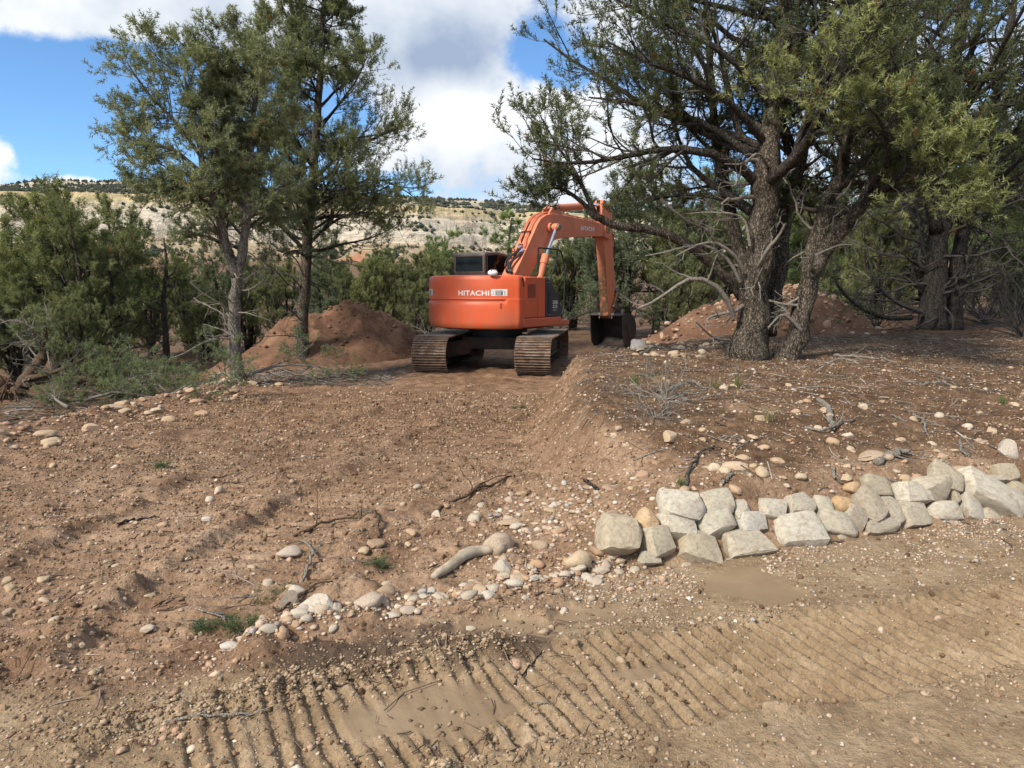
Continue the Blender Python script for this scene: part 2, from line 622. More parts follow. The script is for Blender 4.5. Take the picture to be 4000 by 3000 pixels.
M = {}
M['grit'] = mat_grit()
M['soil'] = mat_ground()
M['red'] = mat_red()
CREAM = [(0.0, (0.44, 0.31, 0.19)), (0.25, (0.52, 0.40, 0.26)), (0.5, (0.47, 0.30, 0.18)), (0.7, (0.56, 0.46, 0.33)), (0.85, (0.36, 0.24, 0.15)), (1.0, (0.60, 0.52, 0.41))]
M['cobble'] = mat_stone('cobble_stone', CREAM, scale=9)
M['white_cobble'] = mat_stone('white_cobble_stone', [(0, (0.46, 0.38, 0.28)), (0.5, (0.54, 0.475, 0.385)), (0.75, (0.40, 0.285, 0.19)), (1, (0.58, 0.53, 0.455))], scale=9)
M['gravel'] = mat_stone('gravel_stone', CREAM, scale=30, vcol=True)
M['lime'] = mat_stone('pale_limestone', [(0, (0.363, 0.301, 0.211)), (0.2, (0.441, 0.393, 0.304)), (0.4, (0.392, 0.325, 0.230)), (0.6, (0.470, 0.422, 0.334)), (0.8, (0.333, 0.276, 0.201)), (1, (0.490, 0.451, 0.378))], scale=5)
M['ochre'] = mat_stone('ochre_stone', [(0, (0.47, 0.31, 0.165)), (1, (0.52, 0.37, 0.22))], scale=6)
M['rubble'] = mat_stone('rubble_stone', [(0, (0.30, 0.17, 0.10)), (0.5, (0.42, 0.27, 0.18)), (1, (0.50, 0.38, 0.28))], scale=7)
M['bark'] = mat_bark('pinyon_bark', (0.024, 0.019, 0.014), (0.098, 0.079, 0.060), (0.225, 0.187, 0.145))
M['bark_grey'] = mat_bark('grey_bark', (0.06, 0.05, 0.04), (0.185, 0.16, 0.13), (0.34, 0.30, 0.25))
M['bark_dark'] = mat_bark('dark_bark', (0.020, 0.017, 0.014), (0.060, 0.050, 0.041), (0.125, 0.108, 0.09))
M['twig'] = mat_bark('twig_bark', (0.055, 0.047, 0.040), (0.105, 0.092, 0.08), (0.18, 0.162, 0.145), 1.5, 1.0)
M['dead'] = mat_bark('weathered_deadwood', (0.17, 0.145, 0.115), (0.30, 0.265, 0.22), (0.43, 0.39, 0.335), 2.0, 1.0)
M['root'] = mat_bark('muddy_root', (0.065, 0.043, 0.028), (0.15, 0.10, 0.066), (0.24, 0.175, 0.12), 2.0, 1.0)
M['log'] = simple('pale_log_wood', (0.36, 0.295, 0.21), 0.9, 0, 0.35, 14, (0.2, 0.14, 0.09), 0.4, 0.5)
M['leaf'] = mat_leaf('needles')

# ------------------------------------------------------------------ terrain
W0 = np.array([0.74, 3.92]); WU = np.array([0.94, 0.341]); WN = np.array([-0.341, 0.94])   # foot line of the rock wall


def on_z(px, py, z=0.0):
    d = ray(px, py)
    t = (z - EYE) / d[2]
    return np.array([0, 0, EYE]) + d * t


def pl_ground(pts):
    return np.array([on_z(*p)[:2] for p in pts])


TRACK = pl_ground([(700, 3000), (1250, 2880), (1600, 2790), (1950, 2730), (2280, 2660), (2870, 2590), (3350, 2520), (3770, 2460), (4400, 2370), (5200, 2290)])
LANES = [pl_ground([(-100, 2480), (300, 2230), (700, 2000), (1150, 1740), (1700, 1490)]), pl_ground([(600, 2560), (1000, 2200), (1400, 1900), (1780, 1640), (2060, 1470)])]
RIDGE = pl_ground([(250, 2900), (700, 2790), (1100, 2700), (1450, 2620), (1750, 2560), (1980, 2510)])
DARK = pl_ground([(1250, 2590), (1500, 2540), (1750, 2530), (2000, 2520)])
PEB = pl_ground([(900, 2530), (1150, 2460), (1350, 2420), (1600, 2375), (1900, 2330), (2150, 2270), (2420, 2215)])
MUDS = [(2290, 2400, .20, .11), (1900, 2450, .22, .10), (2950, 2290, .34, .20), (1700, 2780, .34, .17), (2080, 2470, .16, .10), (2500, 2620, .2, .08)]
MUDS = [(*on_z(a, b)[:2], c, d) for a, b, c, d in MUDS]


def polydist(x, y, PL):
    """distance to a polyline, arc length along it, signed side"""
    best = np.full(x.shape, 1e9); arc = np.zeros(x.shape); side = np.zeros(x.shape)
    s0 = 0.0
    for a, b in zip(PL[:-1], PL[1:]):
        ab = b - a; L = np.linalg.norm(ab); u = ab / L
        rx = x - a[0]; ry = y - a[1]
        s = np.clip(rx * u[0] + ry * u[1], 0, L)
        qx = rx - u[0] * s; qy = ry - u[1] * s
        dd = np.hypot(qx, qy)
        m = dd < best
        best = np.where(m, dd, best)
        arc = np.where(m, s0 + s, arc)
        side = np.where(m, -u[1] * rx + u[0] * ry, side)
        s0 += L
    return best, arc, side


def bank_mask(x, y):
    xe = 0.62 + 0.025 * (y - 4.5) + np.maximum(0, y - 9.6) * 0.72 + 0.35 * fbm(x * 0.9, y * 0.9, 3, 5)
    return sst(xe - 0.62 - 0.25 * sst(6.5, 4.5, y), xe + 0.12 + 0.55 * sst(6.5, 4.5, y), x)


def Hb(x, y):
    """smooth ground height"""
    x = np.asarray(x, float); y = np.asarray(y, float)
    drive = -0.36 * sst(4.0, 14.5, y)
    # ground drops away left of the track
    xl = -5.75 + 0.25 * fbm(y * 0.5, y * 0 + 3, 2, 9)
    off = sst(xl, xl - 2.2, x) * sst(4.5, 7.0, y)
    z = drive - 0.42 * off + 0.15 * np.exp(-((x - xl - 0.1) / 0.35) ** 2) * sst(5.0, 7.0, y) * sst(17, 14, y)
    # bank on the right
    d = (x - W0[0]) * WN[0] + (y - W0[1]) * WN[1]
    hb = 0.30 * sst(0.02, 0.40, d) * sst(0.2, 0.9, x) + 0.44 * (1 - np.exp(-np.maximum(d - 0.1, 0) / 2.2))
    hb = hb - 0.10 * sst(6, 14, d)
    bm = bank_mask(x, y)
    z = z * (1 - bm) + np.maximum(hb, 0) * bm + 0.0
    # far ground
    z = z + 0.5 * fbm(x * 0.05, y * 0.05, 3, 21) * sst(28, 60, np.hypot(x, y))
    z = z + 60 * sst(350, 1700, y)
    return z


def H(x, y):
    x = np.asarray(x, float); y = np.asarray(y, float)
    z = Hb(x, y)
    r = np.hypot(x, y)
    near = sst(60, 20, r)
    bm = bank_mask(x, y)
    d = (x - W0[0]) * WN[0] + (y - W0[1]) * WN[1]
    road = sst(0.25, -0.15, d + 0.3 * sst(1.0, 0.0, x) + 0.25 * fbm(x * 1.3, y * 1.3, 3, 31)) * sst(-0.3, 0.2, x + 2.6)
    road = np.where(d < -0.7, 1.0, road)
    zone_r = road
    wet = np.zeros(x.shape); dark = np.zeros(x.shape)
    # churned, cloddy earth
    cl = np.abs(fbm(x * 2.3, y * 2.3, 4, 41)) * 0.10 + fbm(x * 7, y * 7, 2, 51) * 0.030 * sst(16, 6, r) + np.maximum(fbm(x * 15, y * 15, 2, 55), 0) * 0.055 * sst(8, 3.5, r)
    lines = 0.018 * np.sin((x * 0.75 + y * 2.1 + 1.2 * fbm(x * 0.8, y * 0.8, 2, 61)) * 9.0) * sst(0, .25, fbm(x * .6, y * .6, 2, 62) + .1)
    ruts = 0.05 * fbm(x * 1.1, y * 0.22, 3, 66)
    rough = (cl + lines + ruts) * (1 - 0.35 * bm)
    rough_road = fbm(x * 3, y * 3, 4, 71) * 0.018 + np.maximum(fbm(x * 14, y * 14, 2, 75), 0) * 0.014
    ml = (r < 20) & (r > 2)
    if ml.any():
        xl_, yl_ = x[ml], y[ml]
        for ki, LN in enumerate(LANES):
            dl, al, sl = polydist(xl_, yl_, LN)
            dl = dl + 0.14 * fbm(xl_ * 2.0, yl_ * 2.0, 3, 301 + ki)
            bd = sst(0.46, 0.34, dl) * np.clip(.65 + 1.1 * fbm(xl_ * .9, yl_ * .9, 3, 305 + ki), 0.1, 1.0)
            lg = np.abs((((al + sl * .1 + .03 * fbm(xl_ * 3, yl_ * 3, 2, 309)) / .16) % 1.0) - .5) * 2
            tread = -.022 * bd - .026 * bd * sst(.5, .15, lg) + .018 * np.exp(-((dl - .44) / .07) ** 2) * (.5 + fbm(xl_ * 6, yl_ * 6, 3, 311))
            rough[ml] = rough[ml] * (1 - .72 * bd) + tread
    m = r < 9
    if m.any():
        xm, ym = x[m], y[m]
        for (mx, my, a, bb) in MUDS:
            q = np.hypot((xm - mx) * .95 + (ym - my) * .3, ((ym - my) * .95 - (xm - mx) * .3) * a / bb) / a + 0.8 * fbm(xm * 5, ym * 5, 3, 81)
            wet[m] = np.maximum(wet[m], sst(1.15, 0.75, q))
    z = z + near * (rough * (1 - zone_r) + rough_road * zone_r) * (1 - 0.93 * wet) - 0.012 * wet
    if m.any():
        dist, arc, side = polydist(xm, ym, TRACK)
        dist = dist + 0.10 * fbm(xm * 4, ym * 4, 3, 91)
        band = sst(0.36, 0.31, dist)
        ph = (arc + side * 0.12 + 0.02 * fbm(xm * 3, ym * 3, 2, 95)) / 0.074
        lug = np.abs((ph % 1.0) - 0.5) * 2          # 1 at the ridge
        rib = np.floor(ph)
        deep = 0.85 + 0.7 * fbm(xm * 1.9, ym * 1.9, 3, 97) + .5 * (_h(rib, rib * 0 + 3, 77) - .5)
        amp = np.clip(deep, 0.25, 1.0) * band * (0.55 + 0.45 * sst(1.0, 2.2, arc)) * (1 - 0.93 * wet[m])
        zz = -0.036 * sst(0.58, 0.40, lug) * amp + 0.010 * sst(0.6, 0.85, lug) * amp * (0.6 + 1.6 * fbm(xm * 22, ym * 22, 2, 99))
        # crumbs squeezed out along both edges of the band
        rim = np.exp(-((dist - 0.37) / 0.045) ** 2)
        zz += rim * (0.012 + 0.05 * np.maximum(fbm(xm * 16, ym * 16, 3, 101), 0)) * (0.4 + sst(-.2, .3, fbm(xm * 2, ym * 2, 2, 103)))
        d2, a2, s2 = polydist(xm, ym, RIDGE)
        rg = np.exp(-(d2 / 0.11) ** 2)
        zz += rg * (0.02 + 0.07 * np.clip(fbm(xm * 11, ym * 11, 4, 105), -.1, .4))
        d3, a3, s3 = polydist(xm, ym, DARK)
        dk = sst(0.22, 0.08, d3 + 0.16 * fbm(xm * 8, ym * 8, 3, 107))
        dark[m] = dk * 0.85
        zz += dk * 0.035 * fbm(xm * 14, ym * 14, 3, 109)
        z[m] += zz
    litter = bm * sst(0.2, 0.9, d + 0.6 * fbm(x * 2, y * 2, 3, 111)) * sst(0.75, 1.0, bank_mask(x - 0.1, y) + 0.3 * fbm(x * 3, y * 3, 2, 113))
    litter = np.maximum(litter, 0.7 * sst(-6.2, -7.2, x) * sst(5, 7, y))
    litter = np.maximum(litter, 0.75 * sst(21, 27, y + 3 * fbm(x * .4, y * .4, 2, 117)))
    return z, np.stack([litter, wet, zone_r, 1 - dark], -1)


def hz(x, y):
    return float(H(np.array([float(x)]), np.array([float(y)]))[0][0])


def ground_at(px, py, tmax=90):
    d = ray(px, py)
    t = np.geomspace(1.2, tmax, 900)
    P = np.array([0, 0, EYE])[None] + d[None] * t[:, None]
    g = P[:, 2] - Hb(P[:, 0], P[:, 1])
    i = np.argmax(g < 0)
    if g[i] >= 0:
        i = len(t) - 1
    a, b = (t[i - 1], t[i]) if i else (t[0], t[0])
    for _ in range(12):
        c = 0.5 * (a + b)
        p = np.array([0, 0, EYE]) + d * c
        if p[2] - float(Hb(p[0], p[1])) < 0:
            b = c
        else:
            a = c
    p = np.array([0, 0, EYE]) + d * b
    p[2] = hz(p[0], p[1])
    return p


def build_ground():
    rr = np.concatenate([np.geomspace(0.25, 1.5, 14, endpoint=False), np.geomspace(1.5, 2.2, 50, endpoint=False), np.geomspace(2.2, 6.5, 330, endpoint=False), np.geomspace(6.5, 26, 140, endpoint=False), np.geomspace(26, 9000, 70)])
    fa = np.radians(np.linspace(-41, 41, 480))
    oa = np.radians(np.concatenate([np.linspace(-180, -41, 36, endpoint=False)]))
    ob = np.radians(np.concatenate([np.linspace(41, 180, 36, endpoint=False)[1:]]))
    A = np.concatenate([oa, fa, ob])
    na, nr = len(A), len(rr)
    X = np.outer(rr, np.sin(A)).ravel(); Y = np.outer(rr, np.cos(A)).ravel()
    Z, C = H(X, Y)
    V = np.c_[X, Y, Z]
    i = np.arange(nr - 1)[:, None] * na; j = np.arange(na)[None]; j2 = (j + 1) % na
    F = np.stack([i + j, i + j2, i + na + j2, i + na + j], -1).reshape(-1, 4)[:, ::-1]
    V = np.vstack([V, [[0, 0, 0.0]]]); C = np.vstack([C, [[0, 0, 1, 1]]])
    cf = np.stack([np.full(na, nr * na), (np.arange(na) + 1) % na, np.arange(na)], -1)
    me = mesh('ground', V, [F, cf], M['soil'], True, C)
    o = obj('ground', me)
    tag(o, kind='structure')


build_ground()


# ------------------------------------------------------------------ the far mesa
def mat_mesa():
    m, t, b, o = material('mesa_rock')
    G = t.n('ShaderNodeNewGeometry').outputs['Position']
    x, y, z = t.sep(G)
    warp = t.math('MULTIPLY', t.math('SUBTRACT', t.noise(t.vmath('MULTIPLY', G, (0.004, 0.004, 0.012)), 1.0, 5, 0.6), 0.5), 60)
    zz = t.math('ADD', t.math('ADD', z, warp), t.math('MULTIPLY', x, 0.035))
    f = t.math('ADD', t.attr('col', 'Fac'), t.math('MULTIPLY', warp, 0.0012))
    c = t.ramp(f, [(0.10, (0.30, 0.21, 0.13)), (0.24, (0.42, 0.33, 0.22)), (0.32, (0.46, 0.37, 0.25)), (0.335, (0.60, 0.51, 0.39)), (0.46, (0.58, 0.52, 0.42)), (0.48, (0.46, 0.40, 0.29)), (0.50, (0.60, 0.54, 0.44)), (0.60, (0.57, 0.50, 0.38)),
                   (0.62, (0.42, 0.36, 0.25)), (0.64, (0.55, 0.47, 0.33)), (0.69, (0.50, 0.41, 0.24)), (0.745, (0.49, 0.39, 0.22)), (0.77, (0.42, 0.37, 0.26)), (0.94, (0.44, 0.385, 0.28)), (0.965, (0.54, 0.47, 0.35)), (1.0, (0.40, 0.345, 0.25))])
    streak = t.noise(t.vmath('MULTIPLY', G, (0.06, 0.02, 0.007)), 1.0, 5, 0.7)
    c = t.mix(0.55, c, t.mix(1.0, c, t.ramp(streak, [(0.32, (0.55, 0.52, 0.50)), (0.5, (1, 1, 1)), (0.68, (1.2, 1.2, 1.18))]), 'MULTIPLY'))
    red = t.mapr(t.noise(t.vmath('ADD', t.vmath('MULTIPLY', G, (0.006, 0.002, 0.006)), (0.9, 0, .4)), 1.0, 4, 0.6), 0.60, 0.70)
    c = t.mix(t.math('MULTIPLY', red, t.mapr(zz, 150, 90)), c, (0.50, 0.23, 0.13))
    lay = t.noise(t.vmath('MULTIPLY', G, (0.03, 0.03, 0.12)), 1.0, 5, 0.72)
    c = t.mix(0.6, c, t.mix(1.0, c, t.ramp(lay, [(0.3, (0.42, 0.42, 0.43)), (0.5, (0.95, .95, .95)), (0.7, (1.3, 1.3, 1.27))]), 'MULTIPLY'))
    t.put(b.inputs['Base Color'], c)
    b.inputs['Roughness'].default_value = 1.0
    b.inputs['Specular IOR Level'].default_value = 0.0
    t.put(b.inputs['Normal'], t.bump(t.math('ADD', t.noise(t.vmath('MULTIPLY', G, (0.05, 0.05, 0.02)), 1.0, 6, 0.65), t.math('MULTIPLY', lay, 0.6)), 1.0, 14))
    return m


def build_mesa():
    # skyline heights come from the photograph's ridge, for a rim about 2 km away
    D0 = 1900.0
    prof = np.array([[0.0, 0.08], [0.22, 0.24], [0.32, 0.32], [0.332, 0.45], [0.36, 0.47], [0.372, 0.59], [0.40, 0.61], [0.410, 0.685], [0.44, 0.70], [0.450, 0.745], [0.50, 0.755], [0.86, 0.94], [0.87, 0.985], [0.92, 1.0], [1.6, 1.0]])
    nu, nv = 360, 80
    u = np.linspace(-2600, 2600, nu)
    v = np.concatenate([np.linspace(0, .30, 14, endpoint=False), np.linspace(.30, .47, 56, endpoint=False), np.linspace(.47, .95, 36, endpoint=False), np.linspace(.95, 1.6, 8)])
    rim_px = np.array([-1500, 0, 400, 800, 1400, 2000, 2400, 3200, 4200, 5500]); rim_py = np.array([790, 768, 748, 752, 790, 822, 842, 870, 890, 900])
    U, Vv = np.meshgrid(u, v, indexing='ij')
    px = 2000 + FPX * U / (D0 * 0.995)
    py = np.interp(px, rim_px, rim_py)
    rim = EYE + D0 * np.tan(PITCH + np.arctan(-(py - 1500) / FPX) - 2 * PITCH) * 0 + D0 * ((1120 - py) / FPX) * 1.02
    rim = rim + 5 * fbm(U / 160, U * 0 + 1, 4, 201)
    gull = fbm(U / 190, Vv * 0.7, 4, 203)
    gul2 = fbm(U / 45, Vv * 2, 3, 207)
    pv = np.clip(Vv + 0.035 * gull * np.sin(np.pi * np.clip(Vv, 0, 1)) + 0.006 * gul2, 0, 1.6)
    zf = np.interp(pv, prof[:, 0], prof[:, 1])
    Z = 20 + (rim - 20) * zf + 3.0 * fbm(U / 25, Vv * 14, 3, 211) * (Vv < 1)
    Y = D0 - 620 + 620 * Vv + 150 * gull * (1.1 - np.clip(Vv, 0, 1)) + 34 * gul2 - 0.00002 * U ** 2
    V = np.stack([U, Y, Z], -1).reshape(-1, 3)
    nv = len(v)
    i = np.arange(nu - 1)[:, None] * nv; j = np.arange(nv - 1)[None]
    F = np.stack([i + j, i + nv + j, i + nv + j + 1, i + j + 1], -1).reshape(-1, 4)
    zc_ = np.repeat(zf.reshape(-1, 1), 3, 1)
    o = obj('hills', mesh('hills', V, F, mat_mesa(), True, zc_))
    tag(o, kind='structure')
    # woodland on the slopes and along the rim: too far to tell trees apart
    r = np.random.default_rng(5)
    Vg = V.reshape(nu, nv, 3)
    n = 12000
    fu = r.uniform(.16, .70, n) * nu; fv_all = r.uniform(0, nv - 1.01, n)
    pick = r.random(n)
    fv = np.where(pick < 0.60, r.uniform(0.47, 0.87, n), np.where(pick < 0.74, r.normal(0.90, 0.03, n), np.where(pick < 0.82, r.uniform(0.335, 0.44, n), r.uniform(0.0, 0.32, n))))
    fv = np.clip(np.interp(fv, v, np.arange(nv)), 0, nv - 1.01)
    iu = fu.astype(int); iv = fv.astype(int); a = (fu - iu)[:, None]; b2 = (fv - iv)[:, None]
    P = (Vg[iu, iv] * (1 - a) + Vg[iu + 1, iv] * a) * (1 - b2) + (Vg[iu, iv + 1] * (1 - a) + Vg[iu + 1, iv + 1] * a) * b2
    clump = fbm(P[:, 0] / 45, P[:, 2] / 14, 3, 221)
    keep = clump > -0.10 - 0.25 * (np.abs(v[iv] - .975) < .04)
    P = P[keep]
    BV, BF = OCTA
    s = r.uniform(1.8, 4.4, len(P)) * (1 + .5 * (clump[keep] > .2))
    k = len(BV)
    VV = P[:, None] + BV[None] * s[:, None, None] * (1 + 0.45 * (r.random((len(P), k, 1)) - 0.5)) * np.array([1.15, 1.15, 1.1])
    VV[:, :, 2] += (s * 0.6)[:, None]
    FF = (BF[None] + (np.arange(len(P)) * k)[:, None, None]).reshape(-1, 3)
    g = r.random((len(P), 1))
    cc = np.repeat(np.array([[0.075, 0.086, 0.075]]) * (1 - g) + np.array([[0.13, 0.138, 0.10]]) * g, k, axis=0)
    o = obj('mesa_woodland', mesh('mesa_woodland', VV.reshape(-1, 3), FF, M['leaf'], False, cc))
    tag(o, 'dark scrub and trees dotting the pale far mesa slopes and rim', 'woodland', kind='stuff')


build_mesa()

# ------------------------------------------------------------------ the excavator
def mat_paint(name, base, dirt_amt, rough=0.42):
    m, t, b, o = material(name)
    P = coords(t)
    n = t.noise(P, 1.3, 5, 0.6)
    c = t.mix(t.mapr(n, 0.3, 0.7), [x * 0.88 for x in base], [min(1, x * 1.1) for x in base])
    grime = t.noise(t.vmath('MULTIPLY', P, (1, 1, 0.45)), 3.2, 9, 0.72, 0.5)
    zz = t.sep(P)[2]
    low = t.mapr(zz, 1.55, 1.05, 0.0, 0.35)
    d = t.math('MULTIPLY', t.mapr(t.math('ADD', grime, t.math('MULTIPLY', low, 0.5)), 0.48, 0.76), dirt_amt)
    c = t.mix(d, c, (0.30, 0.175, 0.105))
    sc = t.mapr(t.noise(t.vmath('MULTIPLY', P, (2, 2, 40)), 1.2, 3, 0.6), 0.70, 0.74)
    c = t.mix(t.math('MULTIPLY', sc, 0.16), c, (0.75, 0.45, 0.33))
    t.put(b.inputs['Base Color'], c)
    t.put(b.inputs['Roughness'], t.math('ADD', t.math('ADD', rough, t.math('MULTIPLY', n, 0.12)), t.math('MULTIPLY', d, 0.4), clamp=True))
    t.put(b.inputs['Normal'], t.bump(t.noise(P, 2.2, 3, 0.5), 0.12, 0.02))
    return m


def mat_arm_paint():
    """paint of the dipper arm: rubbed through and rusty along the face that looks at the cab"""
    m, t, b, o = material('worn_orange_paint')
    P = coords(t)
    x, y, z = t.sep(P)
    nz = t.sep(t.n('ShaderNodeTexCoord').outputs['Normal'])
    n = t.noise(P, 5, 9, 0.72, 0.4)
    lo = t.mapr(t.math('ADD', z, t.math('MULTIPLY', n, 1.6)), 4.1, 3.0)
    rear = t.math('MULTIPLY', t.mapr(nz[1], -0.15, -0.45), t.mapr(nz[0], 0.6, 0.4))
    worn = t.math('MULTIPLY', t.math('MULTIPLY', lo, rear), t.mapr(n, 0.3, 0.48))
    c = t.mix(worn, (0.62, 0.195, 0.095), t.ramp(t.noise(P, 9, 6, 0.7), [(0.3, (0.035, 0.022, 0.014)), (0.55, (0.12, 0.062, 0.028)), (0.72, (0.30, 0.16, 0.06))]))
    t.put(b.inputs['Base Color'], c)
    b.inputs['Roughness'].default_value = 0.55
    return m


M['orange'] = mat_paint('orange_paint', (0.66, 0.104, 0.030), 0.42)
M['orange_boom'] = mat_paint('faded_orange_paint', (0.64, 0.195, 0.095), 0.40, 0.55)
M['orange_arm'] = mat_arm_paint()
M['charcoal'] = simple('charcoal_panel', (0.028, 0.032, 0.040), 0.5, 0, 0.2, 5, (0.16, 0.11, 0.08), 0.25)
M['black'] = simple('black_steel', (0.012, 0.012, 0.013), 0.55, 0, 0.2, 8, (0.09, 0.06, 0.04), 0.35)
M['rubber'] = simple('rubber_hose', (0.014, 0.013, 0.016), 0.45, 0, 0.15, 20)
M['frame_dirty'] = simple('muddy_frame', (0.035, 0.030, 0.026), 0.75, 0, 0.3, 6, (0.15, 0.09, 0.055), 0.7, 0.4)
M['cab_paint'] = simple('cab_frame_paint', (0.115, 0.098, 0.085), 0.5, 0, 0.15, 5, (0.25, 0.19, 0.14), 0.3)
M['glass'] = simple('dark_glass', (0.006, 0.006, 0.007), 0.10, 0, 0.1, 2, spec=0.22)
M['chrome'] = simple('chrome_rod', (0.75, 0.78, 0.82), 0.16, 1.0, 0.05, 6)
M['grey_steel'] = simple('grey_steel', (0.22, 0.20, 0.18), 0.5, 0.5, 0.3, 12, (0.14, 0.09, 0.06), 0.5)
M['white'] = simple('white_print', (0.74, 0.73, 0.70), 0.5, 0, 0.06, 9, (0.4, 0.3, 0.2), 0.15)
M['grey_print'] = simple('grey_print', (0.36, 0.37, 0.38), 0.5, 0, 0.06, 9)
M['print_black'] = simple('black_print', (0.018, 0.018, 0.018), 0.5, 0, 0.05, 9)
M['bucket'] = simple('bucket_steel', (0.050, 0.043, 0.040), 0.5, 0.3, 0.35, 5, (0.17, 0.115, 0.075), 0.55, 0.3)
M['bronze'] = simple('worn_link_steel', (0.34, 0.17, 0.07), 0.55, 0.2, 0.3, 9, (0.08, 0.05, 0.03), 0.6)


def mat_shoe():
    m, t, b, o = material('track_shoe_steel')
    P = coords(t)
    oi = t.n('ShaderNodeObjectInfo').outputs['Random']
    Q = t.vmath('ADD', P, t.comb(t.math('MULTIPLY', oi, 53.0), t.math('MULTIPLY', oi, 17.0), t.math('MULTIPLY', oi, 7.0)))
    z = t.sep(P)[2]
    n = t.noise(Q, 7, 8, 0.72, 0.5)
    c = t.ramp(n, [(0.28, (0.035, 0.022, 0.014)), (0.45, (0.105, 0.060, 0.036)), (0.6, (0.20, 0.120, 0.070)), (0.75, (0.29, 0.19, 0.115))])
    edge = t.math('MULTIPLY', t.mapr(z, 0.026, 0.036), t.mapr(t.noise(Q, 4, 5, 0.6), 0.35, 0.55))
    c = t.mix(t.math('MULTIPLY', edge, 0.8), c, (0.22, 0.195, 0.17))
    t.put(b.inputs['Base Color'], c)
    t.put(b.inputs['Metallic'], t.math('MULTIPLY', edge, 0.7))
    t.put(b.inputs['Roughness'], t.math('SUBTRACT', 0.9, t.math('MULTIPLY', edge, 0.45)))
    t.put(b.inputs['Normal'], t.bump(n, 0.6, 0.01))
    return m


M['shoe'] = mat_shoe()

PHI = math.radians(35); THETA = math.radians(10)
EXC = empty('excavator', (-0.36, 18.0, -0.385), -THETA)
tag(EXC, 'large orange tracked excavator with its bucket resting on the ground', 'excavator')
UPR = -(PHI - THETA)


def up(V):
    return rotz(np.asarray(V, float), UPR)


def part(name, VF, mat, parent=EXC, upper=True, bevel=0.0, smooth=False, angle=35, seg=2, label=None):
    V, F = VF
    if upper:
        V = up(V)
    me = mesh(name, V, F, mat, True, smooth_angle=angle)
    o = obj(name, me, parent)
    if bevel:
        md = o.modifiers.new('bevel', 'BEVEL')
        md.width = bevel; md.segments = seg; md.limit_method = 'ANGLE'; md.angle_limit = math.radians(40)
        md.harden_normals = False
    if label:
        o['label'] = label
    return o


def text_mesh(s, w_, h_, bold=0.0, ext=0.004):
    """letters as a mesh fitted to the box 0..w, 0..h"""
    cu = bpy.data.curves.new('lettering', 'FONT')
    cu.body = s
    cu.extrude = 0.02
    cu.offset = bold
    cu.space_character = 1.06
    to = bpy.data.objects.new('lettering', cu)
    COL.objects.link(to)
    bpy.context.view_layer.update()
    me = bpy.data.meshes.new_from_object(to.evaluated_get(bpy.context.evaluated_depsgraph_get()))
    V = np.array([v.co[:] for v in me.vertices])
    F = {}
    for p in me.polygons:
        F.setdefault(len(p.vertices), []).append(list(p.vertices))
    bpy.data.objects.remove(to, do_unlink=True)
    V[:, 0] = (V[:, 0] - V[:, 0].min()) / np.ptp(V[:, 0]) * w_
    V[:, 1] = (V[:, 1] - V[:, 1].min()) / np.ptp(V[:, 1]) * h_
    V[:, 2] = (V[:, 2] - V[:, 2].min()) / np.ptp(V[:, 2]) * ext
    return V, [np.array(f) for f in F.values()]


RC = 1.72


def cw_map(V, a0, z0, r0):
    """flat (x,y,depth) -> wrapped on the counterweight; a0 in degrees"""
    a = math.radians(a0) + V[:, 0] / RC
    r = r0 + V[:, 2]
    return np.c_[r * np.sin(a), -r * np.cos(a), z0 + V[:, 1]]


def subdiv_plate(w_, h_, nx, ext):
    x = np.linspace(0, w_, nx + 1)
    V = np.array([[a, b, c] for c in (0, ext) for b in (0, h_) for a in x])
    k = nx + 1
    F = []
    for i in range(nx):
        F += [[2 * k + i, 2 * k + i + 1, 3 * k + i + 1, 3 * k + i], [i, i + 1, 2 * k + i + 1, 2 * k + i][::1], [k + i + 1, k + i, 3 * k + i, 3 * k + i + 1]]
    F += [[0, 2 * k, 3 * k, k], [k - 1, 2 * k - 1, 4 * k - 1, 3 * k - 1]]
    return V, np.array(F)


